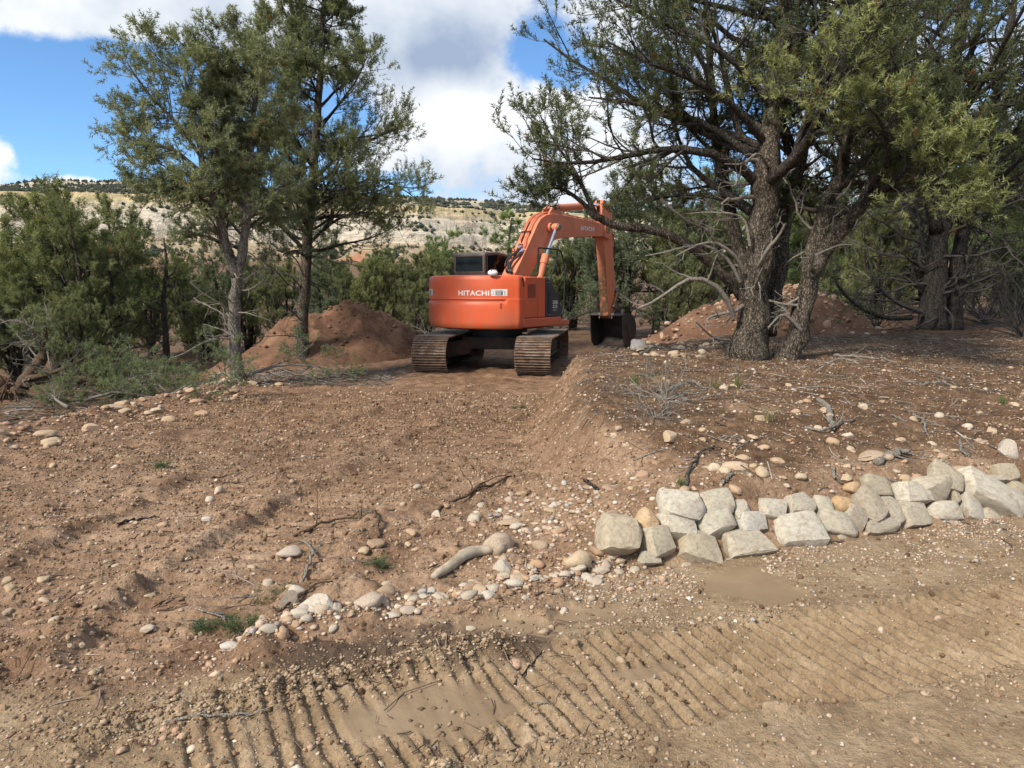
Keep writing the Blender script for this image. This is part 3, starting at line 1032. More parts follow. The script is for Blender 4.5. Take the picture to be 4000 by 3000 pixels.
def build_upper():
    # counterweight: plan curve with rounded corners, profile swept over it
    a = np.radians(np.linspace(-50, 50, 90))
    arc = np.c_[RC * np.sin(a), -RC * np.cos(a)]
    right = np.c_[np.full(14, 1.385), np.linspace(-1.05, -0.84, 14)]
    left = np.c_[np.full(14, -1.385), np.linspace(-0.84, -1.05, 14)]
    plan = np.vstack([left, arc, right])
    s = np.r_[0, np.cumsum(np.linalg.norm(np.diff(plan, axis=0), axis=1))]
    q = np.linspace(0, s[-1], 150)
    plan = np.c_[np.interp(q, s, plan[:, 0]), np.interp(q, s, plan[:, 1])]
    for _ in range(5):
        plan[1:-1] = 0.25 * plan[:-2] + 0.5 * plan[1:-1] + 0.25 * plan[2:]
    tn = np.gradient(plan, axis=0)
    tn /= np.linalg.norm(tn, axis=1, keepdims=True)
    nr_ = np.c_[tn[:, 1], -tn[:, 0]]
    ang = np.degrees(np.arctan2(plan[:, 0], -plan[:, 1]))
    zs = [1.055, 1.06, 1.085, 1.13, 1.18, 1.25, 1.45, 1.60, 1.66, 1.69, 1.695, 1.70, 1.745, 1.752, 1.757, 1.80, 2.0, 2.18, 2.235, 2.27, 2.290, 2.298]
    base = [-.17, -.10, -.05, -.022, -.006, 0, .004, .004, .0, 0, 0, 0, 0, -.004, -.006, -.008, -.010, -.014, -.024, -.042, -.075, -.12]
    fade = sst(43.5, 41.5, ang)
    rows = []
    for z, dr in zip(zs, base):
        g = -0.032 if 1.692 < z < 1.75 else (-0.022 if abs(z - 1.69) < .003 else (-0.010 * 1 if abs(z - 1.66) < .003 else 0.0))
        lens = np.cos(np.radians(np.clip((ang - 0) * 2.0, -90, 90)))
        off = dr + g * fade * (1 if z > 1.68 else lens)
        rows.append(np.c_[plan + nr_ * off[:, None] if hasattr(off, '__len__') else plan + nr_ * off, np.full(len(plan), z)])
    R_ = np.array(rows); nz, n, _ = R_.shape
    V = R_.reshape(-1, 3)
    i = np.arange(nz - 1)[:, None] * n; j = np.arange(n - 1)[None]
    F = np.stack([i + j, i + j + 1, i + n + j + 1, i + n + j], -1).reshape(-1, 4)
    top = np.arange(n)[None] + (nz - 1) * n
    bot = np.arange(n)[None, ::-1]
    cw = part('counterweight', (V, [F, top, bot]), M['orange'], angle=28)
    # lettering and stickers on it
    V, F = text_mesh('HITACHI', RC * math.radians(25.4), 0.115, 0.022)
    part('lettering', (cw_map(V, 4.2, 1.835, RC - 0.010), F), M['white'], cw)
    for a0, full in ((31.0, 1), (-43.0, 0)):
        w_ = RC * math.radians(12.5)
        V, F = subdiv_plate(w_, 0.15, 10, 0.004)
        st = part('warning_sticker', (cw_map(V, a0, 1.83, RC - 0.010), F), M['white'], cw)
        V, F = subdiv_plate(w_ * 0.44, 0.085, 6, 0.002)
        V2, F2 = subdiv_plate(w_ * 0.5, 0.012, 6, 0.002)
        V2 = V2 + np.array([-w_ * .03, 0.108, 0])
        parts = [(cw_map(V + [w_ * 0.28, 0.012, 0], a0, 1.83, RC - 0.0058), F), (cw_map(V2 + [w_ * 0.28, 0, 0], a0, 1.83, RC - 0.0058), F2)]
        for fx, sg in ((0.13, 1), (0.86, -1)):     # little running figures either side
            for (x0, y0, x1, y1) in [(0, .03, .012, .075), (.012, .075, -.014, .095), (.012, .07, .03, .085), (0, .03, -.018, .02), (0.002, .03, .016, .012)]:
                P = np.array([[x0, y0], [x1, y1]]) * [sg, 1] + [fx * w_, 0.012]
                dirv = P[1] - P[0]; nn = np.array([-dirv[1], dirv[0]]) / np.linalg.norm(dirv) * 0.004
                q4 = np.array([[*(P[0] + nn), .002], [*(P[0] - nn), .002], [*(P[1] - nn), .002], [*(P[1] + nn), .002]])
                parts.append((cw_map(q4, a0, 1.83, RC - 0.0055), np.array([[0, 1, 2, 3]])))
        part('sticker_print', join(parts), M['print_black'], cw)
        lines = []
        for k in range(4):
            V, F = subdiv_plate(w_ * (0.34 - .04 * (k % 2)), 0.008, 6, 0.002)
            lines.append((cw_map(V + [w_ * 0.32, 0.022 + k * 0.019, 0], a0, 1.83, RC - 0.0035), F))
        part('sticker_text_lines', join(lines), M['white'], cw)
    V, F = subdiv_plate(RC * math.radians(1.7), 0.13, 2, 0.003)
    part('slot_shade_plate', (cw_map(V, 37.8, 1.53, RC + 0.001), F), simple('slot_shadow_paint', (0.36, 0.045, 0.012), 0.6), cw)  # no real recess: flat plate, the slot's shade painted in as darker orange
    V, F = subdiv_plate(0.035, 0.23, 2, 0.003)
    V[:, 0] += 0.02 * np.sin(V[:, 1] * 20)
    # scuff where the paint is rubbed off at the corner
    b = up(np.zeros((1, 3)))
    part('paint_scuff', prism([(-.945, 2.245), (-.915, 2.24), (-.875, 2.13), (-.872, 2.03), (-.885, 2.03), (-.90, 2.12)], 1.372, 1.3885), M['black'], cw)
    # house
    part('engine_house', join([box(-1.33, 1.34, -1.0, -0.02, 1.12, 2.272), box(-0.30, 1.34, -0.02, 0.06, 1.12, 2.268)]), M['orange'], bevel=0.03)
    part('deck_plate', join([box(-1.34, 1.36, -0.9, 1.25, 1.08, 1.2)]), M['orange'], bevel=0.02)
    part('side_door', box(1.30, 1.392, -0.835, -0.297, 1.312, 2.262), M['orange'], bevel=0.022, seg=3)
    part('side_panel', box(1.30, 1.392, -0.287, 0.042, 1.312, 2.262), M['orange'], bevel=0.022, seg=3)
    sill = [(-0.90, 1.10), (-0.80, 1.085), (0.74, 1.085), (0.815, 1.11), (0.835, 1.18), (0.82, 1.25), (0.76, 1.302), (-0.90, 1.302)]
    part('side_sill', prism(sill, 1.05, 1.402), M['orange'], bevel=0.03, seg=3)
    blk = [(0.050, 1.312), (0.80, 1.312), (0.785, 1.5), (0.735, 1.68), (0.62, 1.86), (0.44, 2.02), (0.27, 2.17), (0.15, 2.245), (0.050, 2.268)]
    bp = part('front_side_panel', prism(blk, 0.75, 1.394), M['charcoal'], bevel=0.015)
    ribs = [box(1.394, 1.399, y, y + .008, 1.38, 2.05 - 0.1 * k) for k, y in enumerate((0.13, 0.18, 0.23))]
    part('panel_ribs', join(ribs), M['black'], bp)
    for y, z in ((.2, 1.36), (.25, 1.36), (.3, 1.36), (.12, 2.14), (.17, 2.14), (.22, 2.14)):
        part('panel_bolt', cyl((1.392, y, z), (1.400, y, z), .008, S=8), M['grey_print'], bp)
    for s_, y0, y1, z0, z1, mt in (('ZAXIS-', .37, .63, 1.615, 1.705, 'white'), ('225', .37, .59, 1.52, 1.595, 'white'), ('USLC', .385, .58, 1.445, 1.50, 'grey_print')):
        V, F = text_mesh(s_, y1 - y0, z1 - z0, 0.01)
        part('lettering', (np.c_[1.3945 + V[:, 2], y0 + V[:, 0], z0 + V[:, 1]], F), M[mt], bp)
    # louvre in the door
    lv = part('louvre_backing', box(1.391, 1.3935, -0.715, -0.395, 1.775, 2.095), M['black'])
    for k in range(13):
        z = 1.782 + k * 0.0242
        part('louvre_slat', box(1.3935, 1.400, -0.715, -0.395, z, z + 0.010), M['orange'], lv)
    lk = part('door_lock', box(1.391, 1.396, -0.655, -0.545, 1.66, 1.755), M['orange'], bevel=.004)
    part('lock_barrel', cyl((1.394, -.60, 1.70), (1.404, -.60, 1.70), 0.02, S=12), M['grey_steel'], lk)
    # rear-view mirror dome on the rim of the counterweight
    V, F = ICO[3]
    V = V * [0.115, 0.06, 0.075]
    V[:, 2] = np.where(V[:, 2] < 0, V[:, 2] * .9, V[:, 2])
    mir = part('mirror_dome', (rotz(V, math.radians(32)) + [0.93, -1.46, 2.345], F), M['white'])
    part('mirror_stem', join([cyl((.93, -1.5, 2.36), (.93, -1.52, 2.43), .012, S=8), cyl((.93, -1.52, 2.42), (1.03, -1.44, 2.415), .006, S=8), cyl((.9, -1.43, 2.29), (.92, -1.45, 2.32), .03, S=10)]), M['grey_steel'], mir)
    # handrail on the right
    rail = [(1.2, -0.34, 2.29), (1.2, -0.12, 2.29), (1.2, 0.0, 2.34), (1.2, 0.01, 2.55), (1.2, 0.02, 2.90), (1.2, 0.06, 2.96), (1.2, 0.5, 2.96), (1.2, 0.93, 2.955), (1.2, 1.10, 2.86), (1.2, 1.20, 2.66), (1.2, 1.26, 2.41), (1.2, 1.25, 1.95), (1.2, 1.22, 1.5), (1.2, 1.08, 1.22)]
    hr = part('handrail', tubes(spline(rail, 70), np.full(70, 0.021), 10, True), M['black'])
    part('handrail_strut', tubes(spline([(1.2, .88, 2.95), (1.2, .85, 2.75), (1.2, .80, 2.58), (1.2, .66, 2.4), (1.2, .50, 2.12)], 20), np.full(20, 0.020), 8, True), M['black'], hr)
    part('handrail_sleeve', cyl((1.2, .01, 2.45), (1.2, .018, 2.82), 0.03, S=10), M['rubber'], hr)
    part('side_mirror', join([box(1.30, 1.34, 1.33, 1.45, 1.53, 1.80), cyl((1.2, 1.22, 1.52), (1.33, 1.42, 1.53), .012, S=8)]), M['black'], hr, bevel=.01)
    part('exhaust_cap', join([cyl((0.72, -0.30, 2.27), (0.72, -0.30, 2.33), .035, S=12), cyl((0.72, -0.30, 2.33), (0.72, -0.30, 2.37), .018, S=10)]), M['orange'])
    # cab
    roof = [(-0.11, 2.79), (-0.10, 2.865), (-0.04, 2.895), (0.4, 2.925), (0.75, 2.90), (1.0, 2.845), (1.3, 2.74), (1.5, 2.62), (1.5, 2.56), (1.25, 2.66), (0.95, 2.765), (0.7, 2.825), (0.4, 2.845), (0.0, 2.81)]
    cab = part('cab', join([prism(roof, -1.35, -0.33), box(-1.34, -0.34, -0.09, 1.5, 1.2, 2.40)]), M['cab_paint'], bevel=0.025, seg=3)
    for x in (-1.33, -0.40):
        part('cab_pillar', box(x, x + 0.065, -0.105, -0.035, 2.38, 2.85), M['cab_paint'], cab, bevel=.012)
    part('cab_pillar', box(-1.335, -0.335, -0.107, -0.04, 2.38, 2.42), M['cab_paint'], cab, bevel=.008)
    part('cab_rear_window', box(-1.262, -0.405, -0.085, -0.06, 2.42, 2.80), M['glass'], cab)
    sw = [(-0.03, 2.40), (1.25, 2.40), (1.40, 2.58), (1.2, 2.68), (0.95, 2.76), (0.7, 2.815), (0.4, 2.835), (-0.03, 2.80)]
    part('cab_side_window', prism(sw, -0.375, -0.350), M['glass'], cab)
    part('cab_side_window', prism(sw, -1.335, -1.31), M['glass'], cab)
    part('cab_side_window_bar', box(-0.352, -0.338, 0.0, 0.03, 2.40, 2.82), M['cab_paint'], cab)
    part('cab_grab_rail', tubes(spline([(-1.37, -.02, 2.30), (-1.46, -.05, 2.32), (-1.48, -.05, 2.45), (-1.46, -.05, 2.50), (-1.34, -.03, 2.50)], 24), np.full(24, .016), 8, True), M['black'], cab)
    for x in (-.44, -.35):
        part('roof_bolt', cyl((x, 0.02, 2.89), (x, 0.02, 2.955), .012, S=8), M['black'], cab)
    part('roof_lamp', cyl((-.40, 1.05, 2.8), (-.40, 1.05, 2.88), .03, S=10), M['black'], cab)

    # boom
    boom = [(0.20, 1.70), (0.32, 2.05), (0.47, 2.36), (0.95, 2.95), (1.36, 3.46), (1.52, 3.68), (1.70, 3.84), (1.95, 3.945), (2.25, 4.005), (2.9, 4.015), (3.8, 3.995), (4.75, 3.965), (5.22, 3.93),
            (5.42, 3.86), (5.47, 3.74), (5.38, 3.62), (5.18, 3.56), (4.86, 3.545), (3.82, 3.47), (2.9, 3.39), (2.55, 3.34), (2.32, 3.29), (2.15, 3.22), (1.95, 3.10), (1.77, 2.95), (1.40, 2.56), (1.04, 2.18), (0.80, 1.85), (0.62, 1.62), (0.40, 1.55), (0.24, 1.6)]
    bm = part('boom', prism(boom, -0.2, 0.2), M['orange_boom'], bevel=0.012)
    V, F = text_mesh('HITACHI', 0.80, 0.125, 0.02)
    yy = 3.83 + V[:, 0]
    part('lettering', (np.c_[0.2005 + V[:, 2], yy, 3.655 + V[:, 1] + 0.03 * (yy - 3.83)], F), M['white'], bm)
    # weld flange round the elbow boss and the pin
    part('boom_cylinder_boss', cyl((-0.29, 2.09, 3.62), (0.29, 2.09, 3.62), 0.125, S=24), M['orange_boom'], bm, bevel=.01)
    part('boom_pin', cyl((-0.54, 2.09, 3.62), (0.54, 2.09, 3.62), 0.062, S=20), M['grey_steel'], bm)
    for sx in (-1, 1):
        x = 0.42 * sx
        b1 = part('boom_cylinder', join([cyl((x, 1.05, 1.74), (x, 1.575, 2.83), 0.088, S=24), cyl((x, 1.48, 2.632), (x, 1.59, 2.862), 0.108, S=24), cyl((x - .1, 1.56, 2.62), (x - .1, 1.2, 1.9), .022, S=8)]), M['orange_boom'])
        part('boom_cylinder_rod', cyl((x, 1.57, 2.82), (x, 2.06, 3.56), 0.050, S=20), M['chrome'], b1)
        part('boom_cylinder_eye', cyl((x - 0.075, 2.09, 3.62), (x + 0.075, 2.09, 3.62), 0.10, S=24), M['orange_boom'], b1, bevel=.008)
        part('boom_cylinder_cap', cyl((x + sx * .075, 2.09, 3.62), (x + sx * .125, 2.09, 3.62), 0.082, S=20), M['grey_steel'], b1, bevel=.01)
    # arm cylinder on top of the boom
    lug = [(2.15, 3.98), (2.38, 4.20), (2.46, 4.25), (2.56, 4.22), (2.95, 4.00)]
    ac = part('arm_cylinder', join([prism(lug, -0.15, -0.09), prism(lug, 0.09, 0.15), cyl((0, 2.50, 4.18), (0, 4.15, 4.385), 0.095, S=24), cyl((0, 4.05, 4.372), (0, 4.2, 4.391), 0.11, S=24)]), M['orange_boom'])
    part('arm_cylinder_pin', cyl((-.19, 2.48, 4.175), (.19, 2.48, 4.175), 0.05, S=16), M['grey_steel'], ac)
    part('arm_cylinder_rod', cyl((0, 4.15, 4.385), (0, 5.34, 4.535), 0.055, S=20), M['chrome'], ac)
    # hoses and pipes on the back of the boom
    prof = np.array([(0.47, 2.36), (0.95, 2.95), (1.36, 3.46), (1.52, 3.68), (1.70, 3.84), (1.95, 3.945), (2.25, 4.005), (2.45, 4.01)])
    pn = np.gradient(prof, axis=0); pn /= np.linalg.norm(pn, axis=1, keepdims=True)
    pn = np.c_[-pn[:, 1], pn[:, 0]]
    s_ = np.r_[0, np.cumsum(np.linalg.norm(np.diff(prof, axis=0), axis=1))]

    def onface(s, x, h):
        p = np.array([np.interp(s, s_, prof[:, 0]), np.interp(s, s_, prof[:, 1])])
        n_ = np.array([np.interp(s, s_, pn[:, 0]), np.interp(s, s_, pn[:, 1])])
        q_ = p + n_ * h
        return (x, q_[0], q_[1])
    for x, s0 in ((-0.135, 1.18), (-0.085, 1.12), (0.035, 1.18), (0.085, 1.16)):
        pts = [onface(s, x, 0.045) for s in np.linspace(s0, s_[-1] + 0.0, 12)]
        bendx = 0.10 if x < 0 else 0.065
        pre = [onface(s0 - 0.32, x + bendx * 1.0, 0.05), onface(s0 - 0.17, x + bendx * 0.9, 0.05), onface(s0 - 0.07, x + bendx * .25, 0.05)]
        pts = pre + pts
        part('boom_pipe', tubes(spline(pts, 40), np.full(40, 0.0165), 8, True), M['orange_boom'], bm)
    for s, x0, x1 in ((1.38, -.165, -.06), (1.38, 0.005, .115), (0.93, -0.06, 0.06)):
        a_ = onface(s, x0, 0.05); b_ = onface(s, x1, 0.05)
        part('pipe_clamp', cyl(a_, b_, 0.030, S=10), M['black'], bm)
    for x, sa in ((-0.03, 0.84), (0.03, 0.86), (0.10, 0.70), (0.145, 0.72)):
        pts = [onface(sa, x, 0.05), onface(sa - 0.12, x, 0.055), onface(sa - 0.28, x - 0.05, 0.10), onface(sa - 0.45, x - 0.10, 0.14), onface(sa - 0.62, x - 0.085, 0.13), onface(sa - 0.78, x - 0.02, 0.10), onface(sa - 0.95, x + 0.02, 0.04)]
        part('hydraulic_hose', tubes(spline(pts, 40), np.full(40, 0.022), 10, True), M['rubber'], bm)
        part('hose_fitting', cyl(onface(sa - .02, x, .05), onface(sa + 0.09, x, 0.05), 0.024, S=10), M['chrome'], bm)
    for x, s0, s1 in ((-0.115, 0.1, 1.75), (-0.10, 0.05, 1.3)):
        pts = [onface(s, x + 0.035 * math.sin(3 * s) + .05 * s, 0.022 + 0.03 * math.sin(2.2 * s) ** 2) for s in np.linspace(s0, s1, 10)]
        part('hydraulic_hose', tubes(spline(pts, 40), np.full(40, 0.012), 8, True), M['rubber'], bm)
    for s, x in ((0.28, -.19), (0.52, -.16), (0.78, -.17), (0.66, -.05)):
        p = onface(s, x, 0.02)
        part('hose_bracket', box(x - .03, x + .03, p[1] - .03, p[1] + .03, p[2] - .025, p[2] + .045), M['orange_boom'], bm, bevel=.006)
    # pipes running on along the top of the boom
    for x in (-0.12, 0.12):
        part('boom_pipe', tubes(spline([(x, 2.4, 4.045), (x, 3.2, 4.05), (x, 4.2, 4.02), (x, 4.9, 4.0), (x, 5.15, 4.05)], 30), np.full(30, .016), 8, True), M['orange_boom'], bm)

    # arm
    arm = [(5.20, 4.10), (5.24, 4.60), (5.34, 4.68), (5.46, 4.66), (5.86, 4.42), (5.93, 3.95), (6.03, 3.1), (6.13, 2.3), (6.16, 2.0), (6.12, 1.4), (6.06, 1.13), (5.96, 1.05), (5.85, 1.04), (5.76, 1.12), (5.50, 2.8), (5.33, 3.62)]
    am = part('dipper_arm', prism(arm, -0.145, 0.145), M['orange_arm'], bevel=0.012)
    part('arm_nose_plates', join([prism([(5.24, 3.55), (5.30, 4.05), (5.60, 4.08), (5.75, 3.80), (5.62, 3.50)], s * .20 - .015, s * .20 + .015) for s in (-1.12, 1.12)]), M['orange_boom'], am)
    part('arm_pivot_pin', cyl((-.27, 5.44, 3.76), (.27, 5.44, 3.76), 0.075, S=20), M['grey_steel'], am)
    part('arm_top_slot', join([box(-0.05, 0.05, 5.215, 5.26, 4.18, 4.66)]), M['black'], am)
    bc = part('bucket_cylinder', join([cyl((0, 6.0, 3.55), (0, 6.21, 2.35), 0.078, S=20), cyl((0, 6.19, 2.45), (0, 6.215, 2.31), 0.092, S=20), prism([(5.93, 3.45), (6.05, 3.68), (6.10, 3.5), (5.98, 3.3)], -0.11, 0.11)]), M['orange_boom'])
    part('bucket_cylinder_rod', cyl((0, 6.21, 2.35), (0, 6.27, 1.93), 0.048, S=16), M['rubber'], bc)
    part('arm_hose', tubes(spline([(.13, 5.9, 3.75), (.17, 6.0, 3.5), (.17, 6.05, 3.2), (.14, 6.02, 2.95)], 24), np.full(24, .014), 8, True), M['rubber'], am)
    part('arm_hose', tubes(spline([(-.16, 5.40, 3.6), (-.19, 5.42, 3.3), (-.19, 5.46, 3.05), (-.16, 5.5, 2.9)], 24), np.full(24, .014), 8, True), M['rubber'], am)
    part('arm_flange', box(-.15, .155, 6.0, 6.19, 2.02, 2.26), M['orange_arm'], am, bevel=.02)
    # linkage
    for s in (-1, 1):
        part('linkage_bar', join([cyl((s * .19, 6.00, 1.42), (s * .19, 6.29, 1.90), 0.040, S=10)]), M['bronze'], am)
    for y, z in ((6.00, 1.42), (6.29, 1.90)):
        part('linkage_pin', cyl((-.24, y, z), (.24, y, z), .055, S=14), M['grey_steel'], am)
    part('linkage_arm', prism([(6.24, 1.92), (6.34, 1.92), (6.46, 1.25), (6.36, 1.18)], -.10, .10), M['bronze'], am, bevel=.01)
    # bucket: open shell, mouth towards the machine
    B = [(5.84, 1.13), (6.10, 1.20), (6.42, 1.18), (6.68, 1.07), (6.83, 0.88), (6.875, 0.65), (6.82, 0.42), (6.68, 0.25), (6.48, 0.14), (6.22, 0.07)]
    Bs = spline(B, 28)
    cen = np.array([6.3, 0.62])
    inn = Bs + (cen - Bs) / np.linalg.norm(cen - Bs, axis=1, keepdims=True) * 0.03
    HW = 0.59
    loop = np.vstack([Bs, inn[::-1]])
    V1, F1 = prism(loop, -HW, HW)
    n2_ = len(Bs)
    shell_side = F1[0]
    caps = []
    for off in (0, len(loop)):
        for k in range(n2_ - 1):
            q4 = [k, k + 1, 2 * n2_ - 2 - k, 2 * n2_ - 1 - k]
            caps.append([off + v for v in (q4 if off else q4[::-1])])
    bk = part('bucket', (V1, [np.vstack([shell_side, np.array(caps)])]), M['bucket'], angle=40)
    side = np.vstack([[(5.88, 1.13)], Bs[1:], [(5.98, 0.30), (5.90, 0.75)]])
    for s in (-1, 1):
        part('bucket_side_plate', prism(side, s * HW - (0.028 if s > 0 else 0), s * HW + (0.028 if s < 0 else 0)) if False else prism(side, min(s * HW, s * (HW - .028)) + s * .003, max(s * HW, s * (HW - .028)) + s * .003), M['bucket'], bk)
        part('bucket_wear_plate', prism([(6.15, .75), (6.45, .95), (6.75, .75), (6.70, .45), (6.4, .3)], s * (HW + .003), s * (HW + .018)), M['bucket'], bk)
        part('bucket_ear', prism([(5.82, 1.02), (5.88, 1.20), (6.05, 1.30), (6.40, 1.40), (6.50, 1.30), (6.46, 1.13), (6.0, 1.10)], s * .22 - .025, s * .22 + .025), M['bucket'], bk, bevel=.008)
    part('bucket_lip', box(-HW - .01, HW + .01, 6.10, 6.26, 0.055, 0.09), M['bucket'], bk)
    for k in range(5):
        x = -0.5 + 0.25 * k
        part('bucket_tooth', prism([(6.18, .035), (6.18, .11), (5.97, .045), (5.97, .02)], x - .045, x + .045), M['grey_steel'], bk)
    part('bucket_pin', join([cyl((-.27, 5.93, 1.15), (.27, 5.93, 1.15), .055, S=14), cyl((-.27, 6.40, 1.27), (.27, 6.40, 1.27), .055, S=14)]), M['grey_steel'], bk)


build_upper()


def build_under():
    part('swing_bearing', join([cyl((0, 0, .78), (0, 0, 1.10), .62, S=40), cyl((0, 0, .92), (0, 0, 1.0), .74, S=40)]), M['black'], upper=False)
    part('rotating_frame', join([box(-.85, .85, -1.0, 1.0, 1.0, 1.09)]), M['black'], bevel=.02)
    xf = [box(-0.75, 0.75, -0.7, 0.7, 0.52, 0.82)]
    for sx in (-1, 1):
        for y0, y1 in ((-1.15, -.6), (.6, 1.15)):
            xs = [sx * .55, sx * 1.05]
            V, F = box(min(xs), max(xs), min(y0, y1), max(y0, y1), .40, .78)
            V = V.copy()
            inner = np.abs(V[:, 0]) < .8
            V[inner, 1] = np.sign(V[inner, 1]) * (0.15 + 0.52 * (np.abs(V[inner, 1]) > .9))
            V[~inner, 2] -= 0.07
            xf.append((V, F))
    part('centre_frame', join(xf), M['frame_dirty'], upper=False, bevel=.02)
    RCH = 0.405; yr, yf, zc = -1.70, 1.68, 0.468
    Ls = yf - yr; per = 2 * Ls + 2 * np.pi * RCH; N = 50

    def path(s):
        s = s % per
        if s < Ls:
            return yf - s, zc + RCH - 0.02 * math.sin(math.pi * s / Ls), -1.0, 0.0
        s -= Ls
        if s < np.pi * RCH:
            a = s / RCH
            return yr - RCH * math.sin(a), zc + RCH * math.cos(a), -math.cos(a), -math.sin(a)
        s -= np.pi * RCH
        if s < Ls:
            return yr + s, zc - RCH, 1.0, 0.0
        s -= Ls
        a = s / RCH
        return yf + RCH * math.sin(a), zc - RCH * math.cos(a), math.cos(a), math.sin(a)
    shoe_parts = [box(-.405, .405, -.090, .090, -.010, .008)]
    for tpos in (-.074, 0.0, .062):
        V, F = box(-.405, .405, tpos - .011, tpos + .011, .006, .037)
        V = V.copy(); V[V[:, 2] > .02, 1] = tpos + (V[V[:, 2] > .02, 1] - tpos) * 0.6
        shoe_parts.append((V, F))
    sv, sf = join(shoe_parts)
    shoe_me = mesh('track_shoe', sv, sf, M['shoe'], False)
    sn = []
    for hx in (-.14, .14):
        for hy in (-.035, .035):
            sn.append(cyl((hx, hy, .006), (hx, hy, .022), .017, S=6))
    link_me = None
    for sx in (-1, 1):
        xc = sx * 1.195
        fr = [prism([(yr + .2, .30), (yr + .2, .62), (-.9, .70), (.9, .70), (yf - .3, .60), (yf - .3, .30)], xc - .17, xc + .17),
              box(xc - .24, xc + .24, -1.0, 1.0, .36, .42)]
        tf = part('track_frame', join(fr), M['frame_dirty'], upper=False, bevel=.015)
        # chain: one link body under every shoe, joined
        ch = []
        for k in range(N):
            y, z, ty, tz = path(k * per / N)
            n_ = np.array([0, -tz, ty]) * 1.0
            n_ = np.array([0.0, tz, -ty])
            if np.dot(n_[1:], [y - 0, z - zc]) < 0 and abs(ty) < 0.999:
                n_ = -n_
            if abs(ty) >= 0.999:
                n_ = np.array([0, 0, 1.0 if z > zc else -1.0])
            t_ = np.array([0, ty, tz])
            x_ = np.cross(t_, n_)
            Mx = Matrix(((x_[0], t_[0], n_[0], xc), (x_[1], t_[1], n_[1], y), (x_[2], t_[2], n_[2], z), (0, 0, 0, 1)))
            so = obj('track_shoe', shoe_me, tf)
            so.matrix_local = Mx
            A3 = np.array(Mx)[:3, :3]
            for lx in (-.075, .075):
                V, F = box(lx - .02, lx + .02, -.10, .10, -.105, -.008)
                ch.append((V @ A3.T + [xc, y, z], F))
        part('track_chain', join(ch), M['frame_dirty'], tf, upper=False)
        # sprocket with teeth at the rear, idler in front, rollers
        n = 21
        rr_ = np.repeat([.34, .34, .285, .285], n)
        an = (np.arange(n)[:, None] + np.array([0, .35, .5, .85])).ravel() / n * 2 * np.pi
        rr2 = np.tile([.34, .34, .285, .285], n)
        poly = np.c_[yr + rr2 * np.cos(an), zc + rr2 * np.sin(an)]
        part('sprocket', join([prism(poly, xc - .03, xc + .03), cyl((xc - .2, yr, zc), (xc + .2, yr, zc), .2, S=24)]), M['frame_dirty'], tf, upper=False)
        part('idler_wheel', join([cyl((xc - .05, yf, zc - .02), (xc + .05, yf, zc - .02), .30, S=28), cyl((xc - .22, yf, zc - .02), (xc + .22, yf, zc - .02), .09, S=16)]), M['frame_dirty'], tf, upper=False)
        for y in np.linspace(-1.25, 1.25, 8):
            part('track_roller', join([cyl((xc - .19, y, .215), (xc + .19, y, .215), .085, S=16), cyl((xc - .21, y, .215), (xc + .21, y, .215), .045, S=10)]), M['frame_dirty'], tf, upper=False)
        for y in (-.65, .65):
            part('carrier_roller', cyl((xc - .12, y, .735), (xc + .12, y, .735), .06, S=14), M['frame_dirty'], tf, upper=False)


build_under()

# ------------------------------------------------------------------ trees
def interp_on(P, t):
    """P (M,K,3), t (M,) -> point, tangent"""
    K = P.shape[1]
    f = np.clip(t, 0, 0.9999) * (K - 1)
    i = f.astype(int); a = (f - i)[:, None]
    m = np.arange(len(P))
    p = P[m, i] * (1 - a) + P[m, i + 1] * a
    return p, nrm(P[m, i + 1] - P[m, i])


def spawn(P, R, n, t0, t1, frac, ang, r, K=5, lift=0.0, up0=0.0, wig=0.12, rr=0.5, rmin=0.002, rtip=0.35, labs=None, profile=None, flat=0.0, cap=None):
    """children of a set of branches; frac = child length / parent length (or labs = absolute lengths)"""
    N, Kp, _ = P.shape
    idx = np.repeat(np.arange(N), n)
    Mx = len(idx)
    t = t0 + (t1 - t0) * (np.tile(np.arange(n), N) + r.random(Mx)) / n
    p, tg = interp_on(P[idx], t)
    fK = np.clip(t, 0, .9999) * (Kp - 1); fi = fK.astype(int)
    pr = R[idx, fi] * (1 - (fK - fi)) + R[idx, fi + 1] * (fK - fi)
    plen = np.linalg.norm(np.diff(P, axis=1), axis=2).sum(1)[idx]
    perp = nrm(np.cross(tg, r.normal(size=(Mx, 3))))
    if flat:
        perp[:, 2] *= (1 - flat)
        perp = nrm(perp)
    a = np.radians(np.asarray(ang) * (1 + 0.22 * r.normal(size=Mx)))[:, None]
    d = nrm(np.cos(a) * tg + np.sin(a) * perp + np.array([0, 0, up0]))
    if labs is not None:
        L = labs * np.exp(np.clip(0.25 * r.normal(size=Mx), -.5, .4))
    else:
        L = frac * plen * (1.15 - 0.65 * t) * np.exp(np.clip(0.28 * r.normal(size=Mx), -.6, .35))
    if profile is not None:
        L = L * profile(t)
    if cap:
        L = np.minimum(L, cap * r.uniform(.75, 1.1, Mx))
    C = np.zeros((Mx, K, 3)); C[:, 0] = p
    step = (L / (K - 1))[:, None]
    for k in range(1, K):
        d = nrm(d + wig * r.normal(size=(Mx, 3)) + np.array([0, 0, lift / (K - 1)]))
        C[:, k] = C[:, k - 1] + d * step
    r0 = np.maximum(pr * rr * (0.7 + .5 * r.random(Mx)), rmin)
    r0 = np.minimum(r0, np.maximum(L * 0.045, rmin))
    CR = r0[:, None] * np.linspace(1, rtip, K)[None]
    CR = np.maximum(CR, rmin * 0.6)
    return C, CR, idx, t


